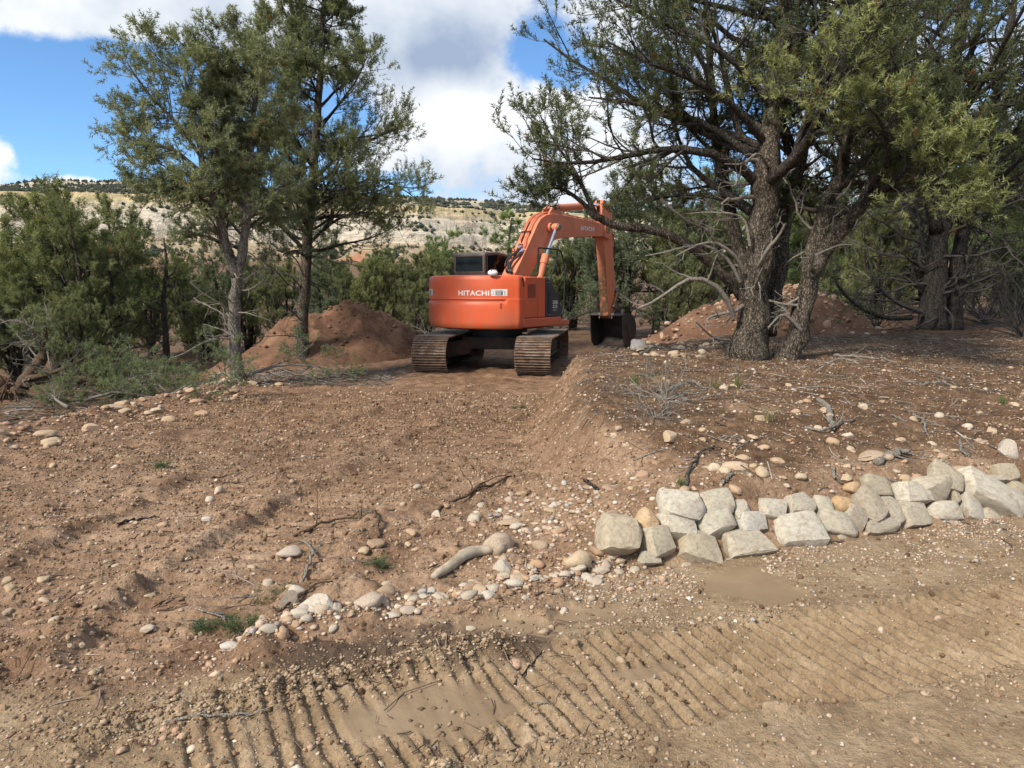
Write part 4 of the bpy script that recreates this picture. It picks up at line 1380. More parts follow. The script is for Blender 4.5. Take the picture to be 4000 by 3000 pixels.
def tufts(C, m, t0, r, n, Ln, Wn, tl, spread=0.95, c0=(0.075, 0.105, 0.035), c1=(0.12, 0.15, 0.05), dead=0.006, upb=0.35, parentval=None):
    """bottle-brush needle tufts along branch tips -> V, F, colours"""
    N = len(C)
    idx = np.repeat(np.arange(N), m)
    t = np.tile(np.linspace(t0, 0.999, m), N) + r.uniform(-.06, .06, N * m)
    t = np.clip(t, 0, .999)
    p, ax = interp_on(C[idx], t)
    ax = nrm(ax + np.array([0, 0, upb]) + 0.25 * r.normal(size=ax.shape))
    T = len(p)
    q = np.repeat(p, n, 0); A = np.repeat(ax, n, 0)
    perp = nrm(np.cross(A, r.normal(size=A.shape)))
    q = q + A * r.uniform(-0.15, 1.0, (T * n, 1)) * tl
    d = nrm(A * r.uniform(0.35, 1.0, (T * n, 1)) + perp * spread)
    L = Ln * r.uniform(0.7, 1.25, (T * n, 1))
    s = nrm(np.cross(d, r.normal(size=d.shape))) * Wn * 0.5
    V = np.stack([q - s, q + s, q + d * L], 1).reshape(-1, 3)
    F = np.arange(len(V)).reshape(-1, 3)
    g = np.clip(r.normal(0.45, 0.28, (T, 1)), 0, 1.2)
    if parentval is not None:
        g = g + parentval[idx][:, None]
    c = np.array(c0) * (1 - g) + np.array(c1) * g
    dd = r.random((T, 1)) < dead
    c = np.where(dd, np.array([0.20, 0.085, 0.035]), c)
    c = np.clip(np.repeat(c, n * 3, 0) * np.repeat(r.uniform(.8, 1.2, (T * n, 1)), 3, 0), 0.004, 1)
    return V, F, c


def build_tree(name, loc, stems, r, prim, spec, hero=None, rz=0.0, bark='bark', extra_dead=None, parent_scale=1.0):
    """stems: list of (pts, r_base, r_tip); prim: per stem dict(n,t0,t1,L,ang,lift,profile); spec: dict of foliage numbers"""
    root = empty(name, loc, rz)
    tp = []
    SP, SR = [], []
    for pts, r0, r1 in stems:
        p = spline(pts, 26)
        p[1:-1] += r.normal(size=(24, 3)) * r0 * 0.10
        tt = np.linspace(0, 1, 26)
        rad = r0 * (1 - tt) ** 0.8 + r1 * (1 - (1 - tt) ** .8)
        rad = rad * (1 + 0.30 * np.exp(-tt * 22))
        rad *= 1 + 0.05 * r.normal(size=26)
        tp.append(tubes(p, rad, 14, True))
        SP.append(p); SR.append(rad)
    V, F = join(tp)
    # flutes and knots in the bark
    V = V + 0.012 * np.c_[fbm(V[:, 2] * 3 + V[:, 0] * 9, V[:, 1] * 11, 3, 5), fbm(V[:, 2] * 3 + V[:, 1] * 9, V[:, 0] * 11, 3, 6), np.zeros(len(V))]
    obj('trunk', mesh('trunk', V, F, M[bark], True), root)
    P1, R1 = [], []
    for (p, rad), q in zip(zip(SP, SR), prim):
        if not q or q['n'] == 0:
            continue
        C, CR, _, t = spawn(p[None], rad[None], q['n'], q['t0'], q['t1'], 0, q.get('ang', 70), r, 9, q.get('lift', .35), q.get('up0', 0), q.get('wig', .13), .42, .008, .22, labs=q['L'], profile=q.get('profile'))
        P1.append(C); R1.append(CR)
    nauto = sum(len(q) for q in P1); bright = []
    if hero:
        for pts, r0, r1, *hb_ in hero:
            bright.append(hb_[0] if hb_ else 0.0)
            p = spline(pts, 9)
            P1.append(p[None]); R1.append(np.linspace(r0, r1, 9)[None])
    P1 = np.concatenate(P1); R1 = np.concatenate(R1)
    V, F = tubes(P1, R1, 7)
    obj('limb', mesh('limb', V, F, M[bark if spec.get('limb_bark') is None else spec['limb_bark']], True), root)['kind'] = 'stuff'
    hv = np.zeros(len(P1)); hv[nauto:] = bright
    hv = hv * 2 + 0.35 * r.normal(size=len(P1))
    sets = []
    for sl, n2 in ((slice(0, nauto), spec['n2']), (slice(nauto, None), int(spec['n2'] * 1.9))):
        if len(P1[sl]) == 0:
            continue
        a = spawn(P1[sl], R1[sl], n2, spec.get('t2', .28), 1.0, spec.get('f2', .42), spec.get('a2', 48), r, 5, spec.get('lift2', .3), 0, .18, .55, .0045, .4, flat=.35, cap=spec.get('cap2', 1.1))
        sets.append((a[0], a[1], hv[sl][a[2]]))
    P2 = np.concatenate([q[0] for q in sets]); R2 = np.concatenate([q[1] for q in sets]); h2 = np.concatenate([q[2] for q in sets])
    P3, R3, i3, t3 = spawn(P2, R2, spec['n3'], .22, 1.0, spec.get('f3', .42), spec.get('a3', 45), r, 3, spec.get('lift3', .45), 0, .22, .6, spec.get('rt', .003), .6, cap=spec.get('cap3', .4))
    tw = [tubes(P2, R2, 3)]
    if spec.get('fine', True):
        tw.append(tubes(P3, R3, 3))
    V, F = join(tw)
    obj('twigs', mesh('twigs', V, F, M[spec.get('twig', 'twig')], True), root)['kind'] = 'stuff'
    pv = h2[i3] + .2 * r.normal(size=len(P2))[i3]
    ts = []
    a = tufts(P3, spec['m'], spec.get('tt', .6), r, spec['nn'], spec['Ln'], spec['Wn'], spec['tl'], c0=spec['c0'], c1=spec['c1'], parentval=np.clip(pv * .5, -.45, 1.7), upb=spec.get('upb', .35), dead=spec.get('dead', .006))
    b = tufts(P2, 2, .88, r, spec['nn'], spec['Ln'], spec['Wn'], spec['tl'], c0=spec['c0'], c1=spec['c1'], upb=spec.get('upb', .35), dead=spec.get('dead', .006))
    V = np.vstack([a[0], b[0]]); F = np.vstack([a[1], b[1] + len(a[0])]); c = np.vstack([a[2], b[2]])
    obj('crown', mesh('crown', V, F, M['leaf'], False, c), root)
    if extra_dead:
        D1, DR1 = [], []
        for q in extra_dead:
            if 'pts' in q:
                p = spline(q['pts'], 9)
                D1.append(p[None]); DR1.append(np.linspace(q['r'], q['r'] * .35, 9)[None])
            else:
                si = q['stem']
                C, CR, _, _ = spawn(SP[si][None], SR[si][None], q['n'], q['t0'], q['t1'], 0, q.get('ang', 75), r, 9, q.get('lift', .1), 0, .22, .2, .006, .3, labs=q['L'])
                D1.append(C); DR1.append(np.minimum(CR, q.get('rmax', .03)))
        D1 = np.concatenate(D1); DR1 = np.concatenate(DR1)
        D2, DR2, _, _ = spawn(D1, DR1, spec.get('dn2', 5), .25, 1, .38, 48, r, 6, .1, 0, .26, .55, .003, .4)
        D3, DR3, _, _ = spawn(D2, DR2, spec.get('dn3', 3), .3, 1, .45, 45, r, 5, .0, 0, .28, .6, .0022, .5)
        dm = spec.get('dead_mat', 'dead')
        V, F = join([tubes(D1, DR1, 6), tubes(D2, DR2, 4), tubes(D3, DR3, 3)])
        obj('dead_branches', mesh('dead_branches', V, F, M[dm], True), root)['kind'] = 'stuff'
    return root


def rel(px, py, y, base):
    return at_y(px, py, y) - base


PINE = dict(c0=(0.082, 0.096, 0.060), c1=(0.180, 0.193, 0.096))
r = np.random.default_rng(101)

# --- the big pinyon on the bank, right of the machine
b1 = ground_at(2930, 1400); b1[2] -= 0.10


def T1(px, py, dy=0.0):
    return rel(px, py, b1[1] + dy, b1)


stems = [([T1(2915, 1425), T1(2935, 1250), T1(2960, 1050), T1(2985, 850), T1(3000, 600), T1(3035, 330, .1), T1(3060, 60, .2), T1(3080, -350, .3), T1(3090, -900, .4)], 0.245, 0.03),
         ([T1(3060, 1415), T1(3120, 1290, -.1), T1(3155, 1080, -.1), T1(3210, 860, -.15), T1(3290, 640, -.1), T1(3340, 380, .1), T1(3370, 60, .2), T1(3390, -350, .3)], 0.15, 0.025),
         ([T1(3160, 1080, -.1), T1(3260, 930, -.3), T1(3370, 790, -.5), T1(3440, 650, -.6), T1(3500, 480, -.6), T1(3540, 250, -.5)], 0.105, 0.02),
         ([T1(2990, 1300, .1), T1(3040, 1080, .35), T1(3070, 850, .45), T1(3130, 600, .6), T1(3190, 300, .8), T1(3230, -100, 1.0)], 0.125, 0.025),
         ([T1(2940, 1180, .1), T1(2880, 950, .45), T1(2830, 700, .7), T1(2790, 480, .9), T1(2770, 200, 1.1), T1(2750, -150, 1.3)], 0.105, 0.025),
         ([T1(2900, 1150, .1), T1(2810, 1060, .0), T1(2700, 965, -.1), T1(2560, 900, -.2), T1(2420, 885, -.3), T1(2330, 845, -.4), T1(2290, 805, -.45)], .075, .036)]
hero = [
    ([T1(2330, 845, -.4), T1(2255, 775, -.5), T1(2180, 735, -.5), T1(2070, 745, -.6)], .036, .010),
    ([T1(2330, 845, -.4), T1(2290, 760, -.4), T1(2240, 660, -.4), T1(2170, 560, -.3), T1(2110, 450, -.2)], .035, .008),
    ([T1(2960, 720), T1(2860, 630, -.3), T1(2700, 585, -.5), T1(2540, 590, -.6), T1(2400, 620, -.7), T1(2230, 640, -.7), T1(2080, 620, -.8)], .07, .010),
    ([T1(2970, 640), T1(2820, 520, .2), T1(2640, 440, .3), T1(2460, 400, .3), T1(2300, 380, .3)], .06, .010),
    ([T1(2990, 560), T1(2850, 400, -.4), T1(2680, 300, -.6), T1(2500, 230, -.7), T1(2370, 160, -.7)], .055, .010),
    ([T1(3020, 420), T1(2880, 250, -.2), T1(2700, 130, -.3), T1(2520, 60, -.3), T1(2380, -20, -.3)], .055, .010),
    ([T1(2985, 880), T1(2880, 800, .3), T1(2740, 760, .5), T1(2600, 770, .6), T1(2480, 800, .6)], .05, .009),
    ([T1(3380, 780, -.5), T1(3480, 720, -1.1), T1(3560, 640, -1.5), T1(3640, 600, -1.8), T1(3720, 620, -2.0)], .045, .009, 1.7),
    ([T1(3300, 620, -.2), T1(3330, 500, -1.0), T1(3300, 400, -1.5), T1(3220, 330, -1.8), T1(3140, 300, -1.9)], .045, .009, 1.7),
    ([T1(3400, 740, -.6), T1(3470, 620, -1.3), T1(3450, 500, -1.7), T1(3400, 420, -1.9)], .04, .009, 1.7),
    ([T1(3420, 740, -.6), T1(3560, 740, -1.3), T1(3680, 720, -1.7), T1(3760, 760, -1.9)], .035, .008, 1.7),
]
prof = lambda t: 0.45 + 0.9 * np.sin(np.pi * np.clip(t * 0.9 + 0.05, 0, 1))
prim = [dict(n=32, t0=.36, t1=1, L=1.9, ang=72, lift=.35, profile=prof), dict(n=21, t0=.40, t1=1, L=1.5, ang=66, lift=.35), dict(n=8, t0=.45, t1=1, L=.95, ang=58, lift=.3), dict(n=18, t0=.40, t1=1, L=1.6, ang=68, lift=.35), dict(n=18, t0=.38, t1=1, L=1.6, ang=68, lift=.35), dict(n=0)]
dead = [dict(pts=[T1(2865, 1240, -.15), T1(2830, 1150, -.3), T1(2760, 1095, -.4), T1(2690, 1090, -.45), T1(2630, 1125, -.5), T1(2560, 1175, -.5), T1(2490, 1205, -.5)], r=.038),
        dict(pts=[T1(2900, 1050, -.2), T1(2870, 1000, -.3), T1(2800, 950, -.4), T1(2730, 955, -.45), T1(2640, 1000, -.5)], r=.03),
        dict(pts=[T1(2930, 960, -.2), T1(2900, 850, -.25), T1(2780, 830, -.3), T1(2680, 835, -.3)], r=.022),
        dict(pts=[T1(2890, 1100, -.2), T1(2840, 1010, -.3), T1(2740, 955, -.35), T1(2600, 985, -.4), T1(2520, 1000, -.4)], r=.024),
        dict(pts=[T1(3130, 1290, -.2), T1(3060, 1230, -.3), T1(3000, 1280, -.35)], r=.03),
        dict(pts=[T1(2850, 1330, -.1), T1(2790, 1320, -.5), T1(2720, 1260, -.9)], r=.022),
        dict(pts=[T1(3000, 650, -.2), T1(2960, 600, -.5), T1(2900, 640, -.7), T1(2830, 640, -.8)], r=.02),
        dict(pts=[T1(3180, 1000, -.2), T1(3270, 960, -.5), T1(3340, 955, -.7)], r=.016),
        dict(pts=[T1(2580, 775, -.3), T1(2640, 830, -.3), T1(2720, 880, -.2), T1(2820, 900, -.1)], r=.02),
        dict(stem=0, n=14, t0=.16, t1=.5, L=.8), dict(stem=1, n=12, t0=.2, t1=.6, L=.75), dict(stem=3, n=8, t0=.15, t1=.5, L=.8), dict(stem=4, n=9, t0=.1, t1=.5, L=.8), dict(stem=2, n=5, t0=.2, t1=.6, L=.5)]
spec = dict(n2=10, n3=7, m=2, nn=18, Ln=.058, Wn=.0115, tl=.11, cap2=.9, cap3=.3, upb=.55, f2=.42, f3=.42, t2=.34, dn2=4, dn3=3, limb_bark='bark_dark', **PINE)
t1 = build_tree('pinyon_pine', b1, stems, r, prim, spec, hero, extra_dead=dead)
tag(t1, 'big many-stemmed pinyon pine on the bank, forked pale trunk nearest the camera', 'tree')

# --- second, darker pinyon behind it at the right edge
b2 = ground_at(3660, 1290); b2[2] -= 0.1


def T2(px, py, dy=0.0):
    return rel(px, py, b2[1] + dy, b2)


stems = [([T2(3640, 1300), T2(3650, 1100), T2(3670, 850), T2(3690, 600), T2(3720, 350), T2(3760, 50), T2(3790, -350)], .27, .05),
         ([T2(3720, 1300, .1), T2(3740, 1050, .2), T2(3790, 800, .2), T2(3850, 560, .2), T2(3920, 250, .3), T2(3980, -100, .3)], .18, .04),
         ([T2(3660, 900, -.1), T2(3600, 650, -.3), T2(3520, 420, -.4), T2(3480, 150, -.4), T2(3460, -150, -.4)], .12, .03)]
hero = [([T2(3670, 780), T2(3560, 640, -.6), T2(3440, 560, -1.0), T2(3300, 520, -1.2)], .07, .012),
        ([T2(3700, 560), T2(3560, 380, -.5), T2(3400, 250, -.8), T2(3250, 180, -1)], .07, .012),
        ([T2(3720, 420), T2(3850, 300, -.8), T2(3980, 260, -1.4), T2(4100, 280, -1.8)], .06, .012),
        ([T2(3780, 500), T2(3700, 350, -1.4), T2(3650, 200, -2.2), T2(3600, 130, -2.8)], .06, .012),
        ([T2(3560, 1240, -.2), T2(3450, 1240, -.6), T2(3330, 1180, -.9), T2(3250, 1080, -1.0)], .06, .02)]
prim = [dict(n=40, t0=.34, t1=1, L=2.4, ang=74, lift=.3, profile=prof), dict(n=30, t0=.32, t1=1, L=2.4, ang=70, lift=.3), dict(n=16, t0=.4, t1=1, L=1.9, ang=70, lift=.3)]
dead = [dict(pts=[T2(3660, 1240, -.3), T2(3600, 1270, -.6), T2(3540, 1300, -.9), T2(3500, 1330, -1.1)], r=.025),
        dict(pts=[T2(3690, 1200, -.3), T2(3720, 1240, -.6), T2(3720, 1330, -.9)], r=.022),
        dict(pts=[T2(3600, 1220, -.2), T2(3500, 1180, -.5), T2(3420, 1100, -.7), T2(3380, 950, -.8)], r=.05),
        dict(stem=0, n=46, t0=.08, t1=.6, L=1.7, rmax=.035), dict(stem=1, n=38, t0=.08, t1=.6, L=1.6, rmax=.03), dict(stem=2, n=10, t0=.1, t1=.6, L=1.2)]
spec = dict(n2=8, n3=7, m=2, nn=14, Ln=.066, Wn=.014, tl=.11, t2=.36, dn2=6, dn3=4, dead_mat='twig', limb_bark='bark_dark', fine=False, c0=(0.070, 0.083, 0.052), c1=(0.150, 0.165, 0.085))
t2 = build_tree('pinyon_pine', b2, stems, r, prim, spec, hero, bark='bark_dark', extra_dead=dead)
tag(t2, 'dark-trunked pinyon pine thick with bare lower branches at the right edge', 'tree')

# --- two pinyons left of the machine
b3 = ground_at(920, 1485); b3[2] -= 0.1


def T3(px, py, dy=0.0):
    return rel(px, py, b3[1] + dy, b3)


stems = [([T3(922, 1500), T3(918, 1350), T3(915, 1200), T3(930, 1060), T3(960, 900), T3(975, 700), T3(985, 500), T3(1010, 330), T3(1030, 180)], .135, .02),
         ([T3(925, 1080), T3(885, 960, -.1), T3(845, 820, -.2), T3(800, 680, -.2), T3(770, 520, -.2), T3(740, 380, -.2), T3(720, 290, -.2)], .10, .016),
         ([T3(960, 880), T3(915, 720, .3), T3(890, 560, .4), T3(880, 400, .4), T3(870, 250, .4)], .075, .014)]
hero = [([T3(800, 690, -.2), T3(700, 600, -.4), T3(620, 570, -.5), T3(540, 560, -.6), T3(470, 520, -.6)], .045, .008),
        ([T3(790, 620, -.2), T3(690, 480, -.3), T3(600, 390, -.3), T3(540, 310, -.3), T3(500, 250, -.3)], .04, .007),
        ([T3(850, 850, -.1), T3(740, 780, -.5), T3(640, 720, -.7), T3(540, 690, -.8)], .04, .008)]
prim = [dict(n=24, t0=.44, t1=1, L=1.25, ang=70, lift=.25, profile=lambda t: 1.3 - .75 * t), dict(n=18, t0=.15, t1=1, L=1.1, ang=62, lift=.2), dict(n=14, t0=.15, t1=1, L=1.0, ang=64, lift=.2)]
dead = [dict(pts=[T3(925, 1330), T3(860, 1320, -.3), T3(790, 1340, -.5), T3(720, 1380, -.6), T3(660, 1400, -.7)], r=.022),
        dict(pts=[T3(920, 1240), T3(870, 1190, -.3), T3(800, 1150, -.5), T3(740, 1100, -.6)], r=.018),
        dict(stem=0, n=20, t0=.12, t1=.5, L=.8, rmax=.016), dict(stem=1, n=8, t0=.1, t1=.6, L=.7, rmax=.014)]
spec = dict(n2=11, n3=7, m=2, nn=17, Ln=.078, Wn=.0145, tl=.16, fine=False, twig='dead', t2=.22, f2=.40, dn2=5, dn3=3, c0=(0.152, 0.170, 0.111), c1=(0.293, 0.306, 0.176), upb=.15, lift2=.1, lift3=.15, limb_bark='bark')
t3 = build_tree('pinyon_pine', b3, stems, r, prim, spec, hero, bark='bark_grey', extra_dead=dead)
tag(t3, 'pinyon pine with forked grey trunk and wispy grey twigs, left of the dirt mound', 'tree')

b4 = ground_at(1182, 1428); b4[2] -= 0.1


def T4(px, py, dy=0.0):
    return rel(px, py, b4[1] + dy, b4)


stems = [([T4(1180, 1440), T4(1185, 1280), T4(1195, 1080), T4(1210, 860), T4(1230, 600), T4(1250, 330), T4(1262, 60), T4(1266, -120)], .175, .02)]
hero = [([T4(1215, 830), T4(1330, 750, -.3), T4(1450, 700, -.5), T4(1560, 730, -.6), T4(1640, 790, -.7)], .05, .008),
        ([T4(1225, 700), T4(1340, 600, -.2), T4(1460, 540, -.3), T4(1560, 500, -.4)], .05, .008),
        ([T4(1205, 950), T4(1330, 850, -.3), T4(1450, 830, -.5), T4(1560, 850, -.6)], .045, .008),
        ([T4(1235, 520), T4(1330, 400, 0), T4(1400, 300, 0), T4(1440, 200, 0)], .04, .007),
        ([T4(1210, 780), T4(1100, 700, .2), T4(1020, 560, .2), T4(980, 420, .2), T4(960, 300, .2)], .05, .008),
        ([T4(1230, 560), T4(1150, 420, 0), T4(1100, 250, 0), T4(1070, 130, 0)], .045, .008)]
prim = [dict(n=64, t0=.32, t1=1, L=2.15, ang=74, lift=.42, profile=lambda t: 1.42 - 1.08 * t)]
dead = [dict(stem=0, n=26, t0=.14, t1=.55, L=1.1, rmax=.016, lift=-.1),
        dict(pts=[T4(1180, 1320, -.1), T4(1110, 1310, -.4), T4(1040, 1315, -.6), T4(990, 1310, -.7)], r=.018)]
spec = dict(n2=11, n3=7, m=2, nn=17, Ln=.082, Wn=.0155, tl=.17, fine=False, t2=.25, dn2=5, dn3=3, c0=(0.128, 0.146, 0.091), c1=(0.262, 0.276, 0.150), upb=.45, lift3=.6, dead_mat='twig', limb_bark='bark_dark')
t4 = build_tree('pinyon_pine', b4, stems, r, prim, spec, hero, extra_dead=dead)
tag(t4, 'tall straight pinyon pine whose top leaves the picture, in front of the dirt mound', 'tree')


# --- background trees: a few individuals built once, then copied
def proto_pinyon(seed, h=5.5, c0=(0.110, 0.160, 0.072), c1=(0.248, 0.311, 0.117)):
    r = np.random.default_rng(seed)
    stems = [([(0, 0, -.1), (.05, 0, h * .3), (-.05, .1, h * .65), (.1, 0, h)], .15, .02),
             ([(0.05, 0, h * .2), (.5, .2, h * .45), (.7, .3, h * .75)], .08, .015)]
    prim = [dict(n=26, t0=.18, t1=1, L=h * .30, ang=72, lift=.35, profile=lambda t: 1.2 - .75 * t), dict(n=12, t0=.2, t1=1, L=h * .2, ang=65, lift=.3)]
    spec = dict(n2=6, n3=6, m=2, nn=14, Ln=.09, Wn=.018, tl=.18, fine=False, t2=.25, c0=c0, c1=c1, dn2=4, dn3=3, dead_mat='twig', limb_bark='bark_dark')
    return build_tree('pinyon_pine', (0, 0, 0), stems, r, prim, spec, bark='bark_dark', extra_dead=[dict(stem=0, n=16, t0=.06, t1=.4, L=1.0, rmax=.016)])


def proto_juniper(seed, h=4.2, c0=(0.132, 0.151, 0.081), c1=(0.275, 0.288, 0.150)):
    r = np.random.default_rng(seed)
    stems = []
    for k in range(6):
        a = k / 6 * 2 * np.pi + r.uniform(-.4, .4)
        sp = r.uniform(.25, .8)
        hh = h * r.uniform(.72, 1.0)
        stems.append(([(0.05 * math.cos(a), .05 * math.sin(a), -.1), (sp * .5 * math.cos(a), sp * .5 * math.sin(a), hh * .35), (sp * math.cos(a + .2), sp * math.sin(a + .2), hh * .7), (sp * 1.1 * math.cos(a), sp * 1.1 * math.sin(a), hh)], .085, .014))
    prim = [dict(n=12, t0=.09, t1=1, L=h * .25, ang=58, lift=.6, up0=.1, profile=lambda t: 1.25 - .75 * t) for _ in stems]
    spec = dict(n2=5, n3=4, m=2, nn=18, Ln=.085, Wn=.014, tl=.17, tt=.6, fine=False, twig='dead', t2=.2, c0=c0, c1=c1, upb=.7, lift2=.5, lift3=.6, dn2=5, dn3=3, dead_mat='dead', limb_bark='bark_dark', f2=.45, f3=.45)
    return build_tree('juniper', (0, 0, 0), stems, r, prim, spec, bark='bark_dark', extra_dead=[dict(stem=k, n=4, t0=.05, t1=.4, L=.8, rmax=.014) for k in range(6)])


def copy_tree(root):
    c = root.copy()
    COL.objects.link(c)
    for ch in root.children:
        d = ch.copy()
        COL.objects.link(d)
        d.parent = c
    return c


PROTO = {'P0': (proto_pinyon(301), 5.5), 'P1': (proto_pinyon(302, 5.0, (0.104, 0.130, 0.091), (0.213, 0.240, 0.150)), 5.0),
         'J0': (proto_juniper(303), 4.2), 'J1': (proto_juniper(304, 3.8, (0.152, 0.170, 0.086), (0.317, 0.324, 0.156)), 3.8)}
PROTO['J2'] = PROTO['J0']
used = set()
rb = np.random.default_rng(77)


def place(kind, x, y, h, label, group, widen=1.0):
    root, h0 = PROTO[kind]
    if root.name in used:
        root = copy_tree(root)
    else:
        used.add(root.name)
    s = h / h0
    root.location = (x, y, float(Hb(x, y)) - 0.05)
    root.rotation_euler = (0, 0, rb.uniform(0, 6.28))
    root.scale = (s * widen, s * widen, s)
    tag(root, label, 'tree', group)
    return root


ORD = 'first second third fourth fifth sixth seventh eighth ninth tenth eleventh twelfth thirteenth fourteenth fifteenth sixteenth seventeenth eighteenth nineteenth twentieth'.split()
LEFT = 'dense green juniper in the thicket left of the forked grey pinyon'
MIDL = 'green juniper or pinyon in the woodland behind the dirt mound and excavator'
RIGH = 'dark green tree in the woodland behind the bucket and the big pinyon'
FARR = 'small far-off tree in the woodland beyond the clearing'
for k_, (px, D_, h, k) in enumerate(sorted([(50, 18, 3.3, 'J0'), (225, 20, 6.3, 'J1'), (350, 19, 5.7, 'J0'), (460, 23, 6.3, 'J2'), (-130, 17, 3.4, 'J2'), (590, 25, 3.9, 'J1'), (730, 27, 4.2, 'J0'), (300, 17, 2.9, 'J2'), (130, 24, 4.0, 'J0'), (-60, 23, 3.8, 'P0'), (800, 23, 2.6, 'J1')])):
    p = at_y(px, 1300, D_)
    place(k, p[0], D_, h * .80, 'green juniper in the thicket at the left, %s tree from the left edge' % ORD[k_], 'junipers in the left thicket', 1.0)
for k_, (px, D_, h, k) in enumerate(sorted([(1380, 28, 3.3, 'J0'), (1470, 27, 3.7, 'J1'), (1555, 29, 3.9, 'J2'), (1640, 26, 3.1, 'J0'), (1745, 34, 5.3, 'P0'), (1815, 31, 3.9, 'J1'), (1890, 33, 4.0, 'J2'), (1985, 31, 3.8, 'J0'), (2070, 36, 4.6, 'J1'), (1250, 25.5, 3.5, 'P1'), (1110, 26, 3.9, 'J2'), (970, 27, 4.0, 'J0'), (850, 26, 4.2, 'P1'), (1680, 30, 4.1, 'J1'), (1320, 31, 4.0, 'J2'), (2150, 32, 4.2, 'J2')])):
    p = at_y(px, 1300, D_)
    place(k, p[0], D_, h * .84, 'tree in the woodland behind the dirt mound and excavator, %s from the left' % ORD[k_], 'trees behind the mound and machine')
for k_, (px, D_, h, k) in enumerate(sorted([(2240, 33, 4.6, 'J0'), (2330, 29, 5.2, 'P1'), (2450, 28, 6.0, 'P1'), (2560, 30, 6.4, 'P0'), (2690, 27, 5.6, 'J2'), (2800, 31, 6.5, 'P1'), (2920, 28, 6.0, 'P0'), (3060, 33, 7.0, 'P1'), (3200, 28, 5.6, 'J0'), (3330, 31, 7.0, 'P0'), (3470, 26, 6.0, 'P1'), (3620, 28, 6.5, 'J2'), (3780, 25, 6.0, 'P0'), (3920, 23, 6.2, 'P1'), (4080, 20, 6.0, 'P0'), (3400, 22, 3.6, 'J1'), (4000, 18.5, 2.6, 'J2'), (2620, 24, 3.4, 'J2'), (3930, 27, 7, 'J0'), (4200, 16, 5.5, 'P1')])):
    p = at_y(px, 1300, D_)
    place(k, p[0], D_, h, 'dark green tree behind the bucket and big pinyon, %s from the left' % ORD[k_], 'trees behind the bucket and the big pinyon')
n = 0
while n < 90:
    D_ = rb.uniform(38, 110)
    x = rb.uniform(-.85, .85) * D_
    kk = rb.choice(['P0', 'P1', 'J0', 'J1', 'J2'])
    place(kk, x, D_, rb.uniform(3.2, 5.0) + (1.0 if kk[0] == 'P' else 0) + .012 * D_ * (x > 8), FARR, 'far woodland trees')
    n += 1

# --- small dark pinyon left of the forked one, mostly bare
b5 = ground_at(652, 1462); b5[2] -= .08


def T5(px, py, dy=0.0):
    return rel(px, py, b5[1] + dy, b5)


t5 = build_tree('pinyon_pine', b5, [([T5(652, 1475), T5(648, 1330), T5(640, 1180), T5(650, 1040), T5(640, 930)], .10, .015)], r,
                [dict(n=14, t0=.4, t1=1, L=.9, ang=70, lift=.2)], dict(n2=6, n3=5, m=2, nn=8, Ln=.07, Wn=.012, tl=.12, c0=(.06, .085, .035), c1=(.13, .16, .06), dn2=6, dn3=4, dead_mat='twig', limb_bark='bark_dark'),
                bark='bark_dark', extra_dead=[dict(stem=0, n=26, t0=.15, t1=.8, L=.9, rmax=.014)])
tag(t5, 'slim dark-barked young pinyon with mostly bare branches, left of the forked one', 'tree')


# ------------------------------------------------------------------ mounds
def mound(name, cx, cy, rx, ry, h, ang, seed, mat, label, peak=(0, 0), z0=None):
    n, m = 130, 64
    a = np.linspace(0, 2 * np.pi, n, endpoint=False); q = np.linspace(0, 1, m)
    A, Q = np.meshgrid(a, q, indexing='ij')
    edge = 1 + 0.16 * fbm(np.cos(A) * 1.5 + 5, np.sin(A) * 1.5, 3, seed)
    x = rx * Q * np.cos(A) * edge; y = ry * Q * np.sin(A) * edge
    x = x + peak[0] * (1 - Q); y = y + peak[1] * (1 - Q)
    prof = np.clip(1.06 - 1.10 * Q ** 1.15, -.12, 1) * 1.0
    prof = np.where(Q < .26, 1.06 - 1.10 * .26 ** 1.15 + .08 * (1 - (Q / .26) ** 2), prof)
    X = cx + x * math.cos(ang) - y * math.sin(ang); Y = cy + x * math.sin(ang) + y * math.cos(ang)
    g = Hb(X, Y) if z0 is None else np.full(X.shape, z0)
    Z = g * 1.0 - .05 + h * prof + (0.34 * fbm(X * 1.3, Y * 1.3, 4, seed + 3) + .12 * np.abs(fbm(X * 4.5, Y * 4.5, 4, seed + 4))) * (h / 1.5) * (1 - Q ** 3) - .30 * Q ** 8
    V = np.stack([X, Y, Z], -1).reshape(-1, 3)
    root = empty(name, (cx, cy, float(Hb(cx, cy))))
    V = V - np.array(root.location)
    i = np.arange(n)[:, None]; j = np.arange(m - 1)[None]
    F = np.stack([i * m + j, i * m + j + 1, ((i + 1) % n) * m + j + 1, ((i + 1) % n) * m + j], -1).reshape(-1, 4)[:, ::-1]
    obj('heaped_soil', mesh('heaped_soil', V, F, mat, True), root)
    tag(root, label, 'dirt mound')
    return root, (X, Y, Z)


lm_root, lm_surf = mound('dirt_mound', -5.45, 19.7, 3.5, 2.0, 1.72, math.radians(28), 401, M['red'], 'tall heap of red-brown dirt left of the excavator', peak=(1.35, .2))
rm_root, rm_surf = mound('rubble_mound', 5.3, 14.9, 3.3, 2.2, 1.62, math.radians(-10), 411, M['red'], 'heap of stony red-brown rubble behind the big pinyon', peak=(.3, 0), z0=.15)
mound('dirt_mound', 4.6, 24.2, 2.6, 1.3, .42, math.radians(5), 421, M['red'], 'low ridge of fresh earth behind the bucket', z0=-.35)
mound('spoil_heap', 2.15, 13.9, 1.7, .8, .34, math.radians(50), 425, M['red'], 'low heap of loose brown earth between right track and rubble', z0=-.25)


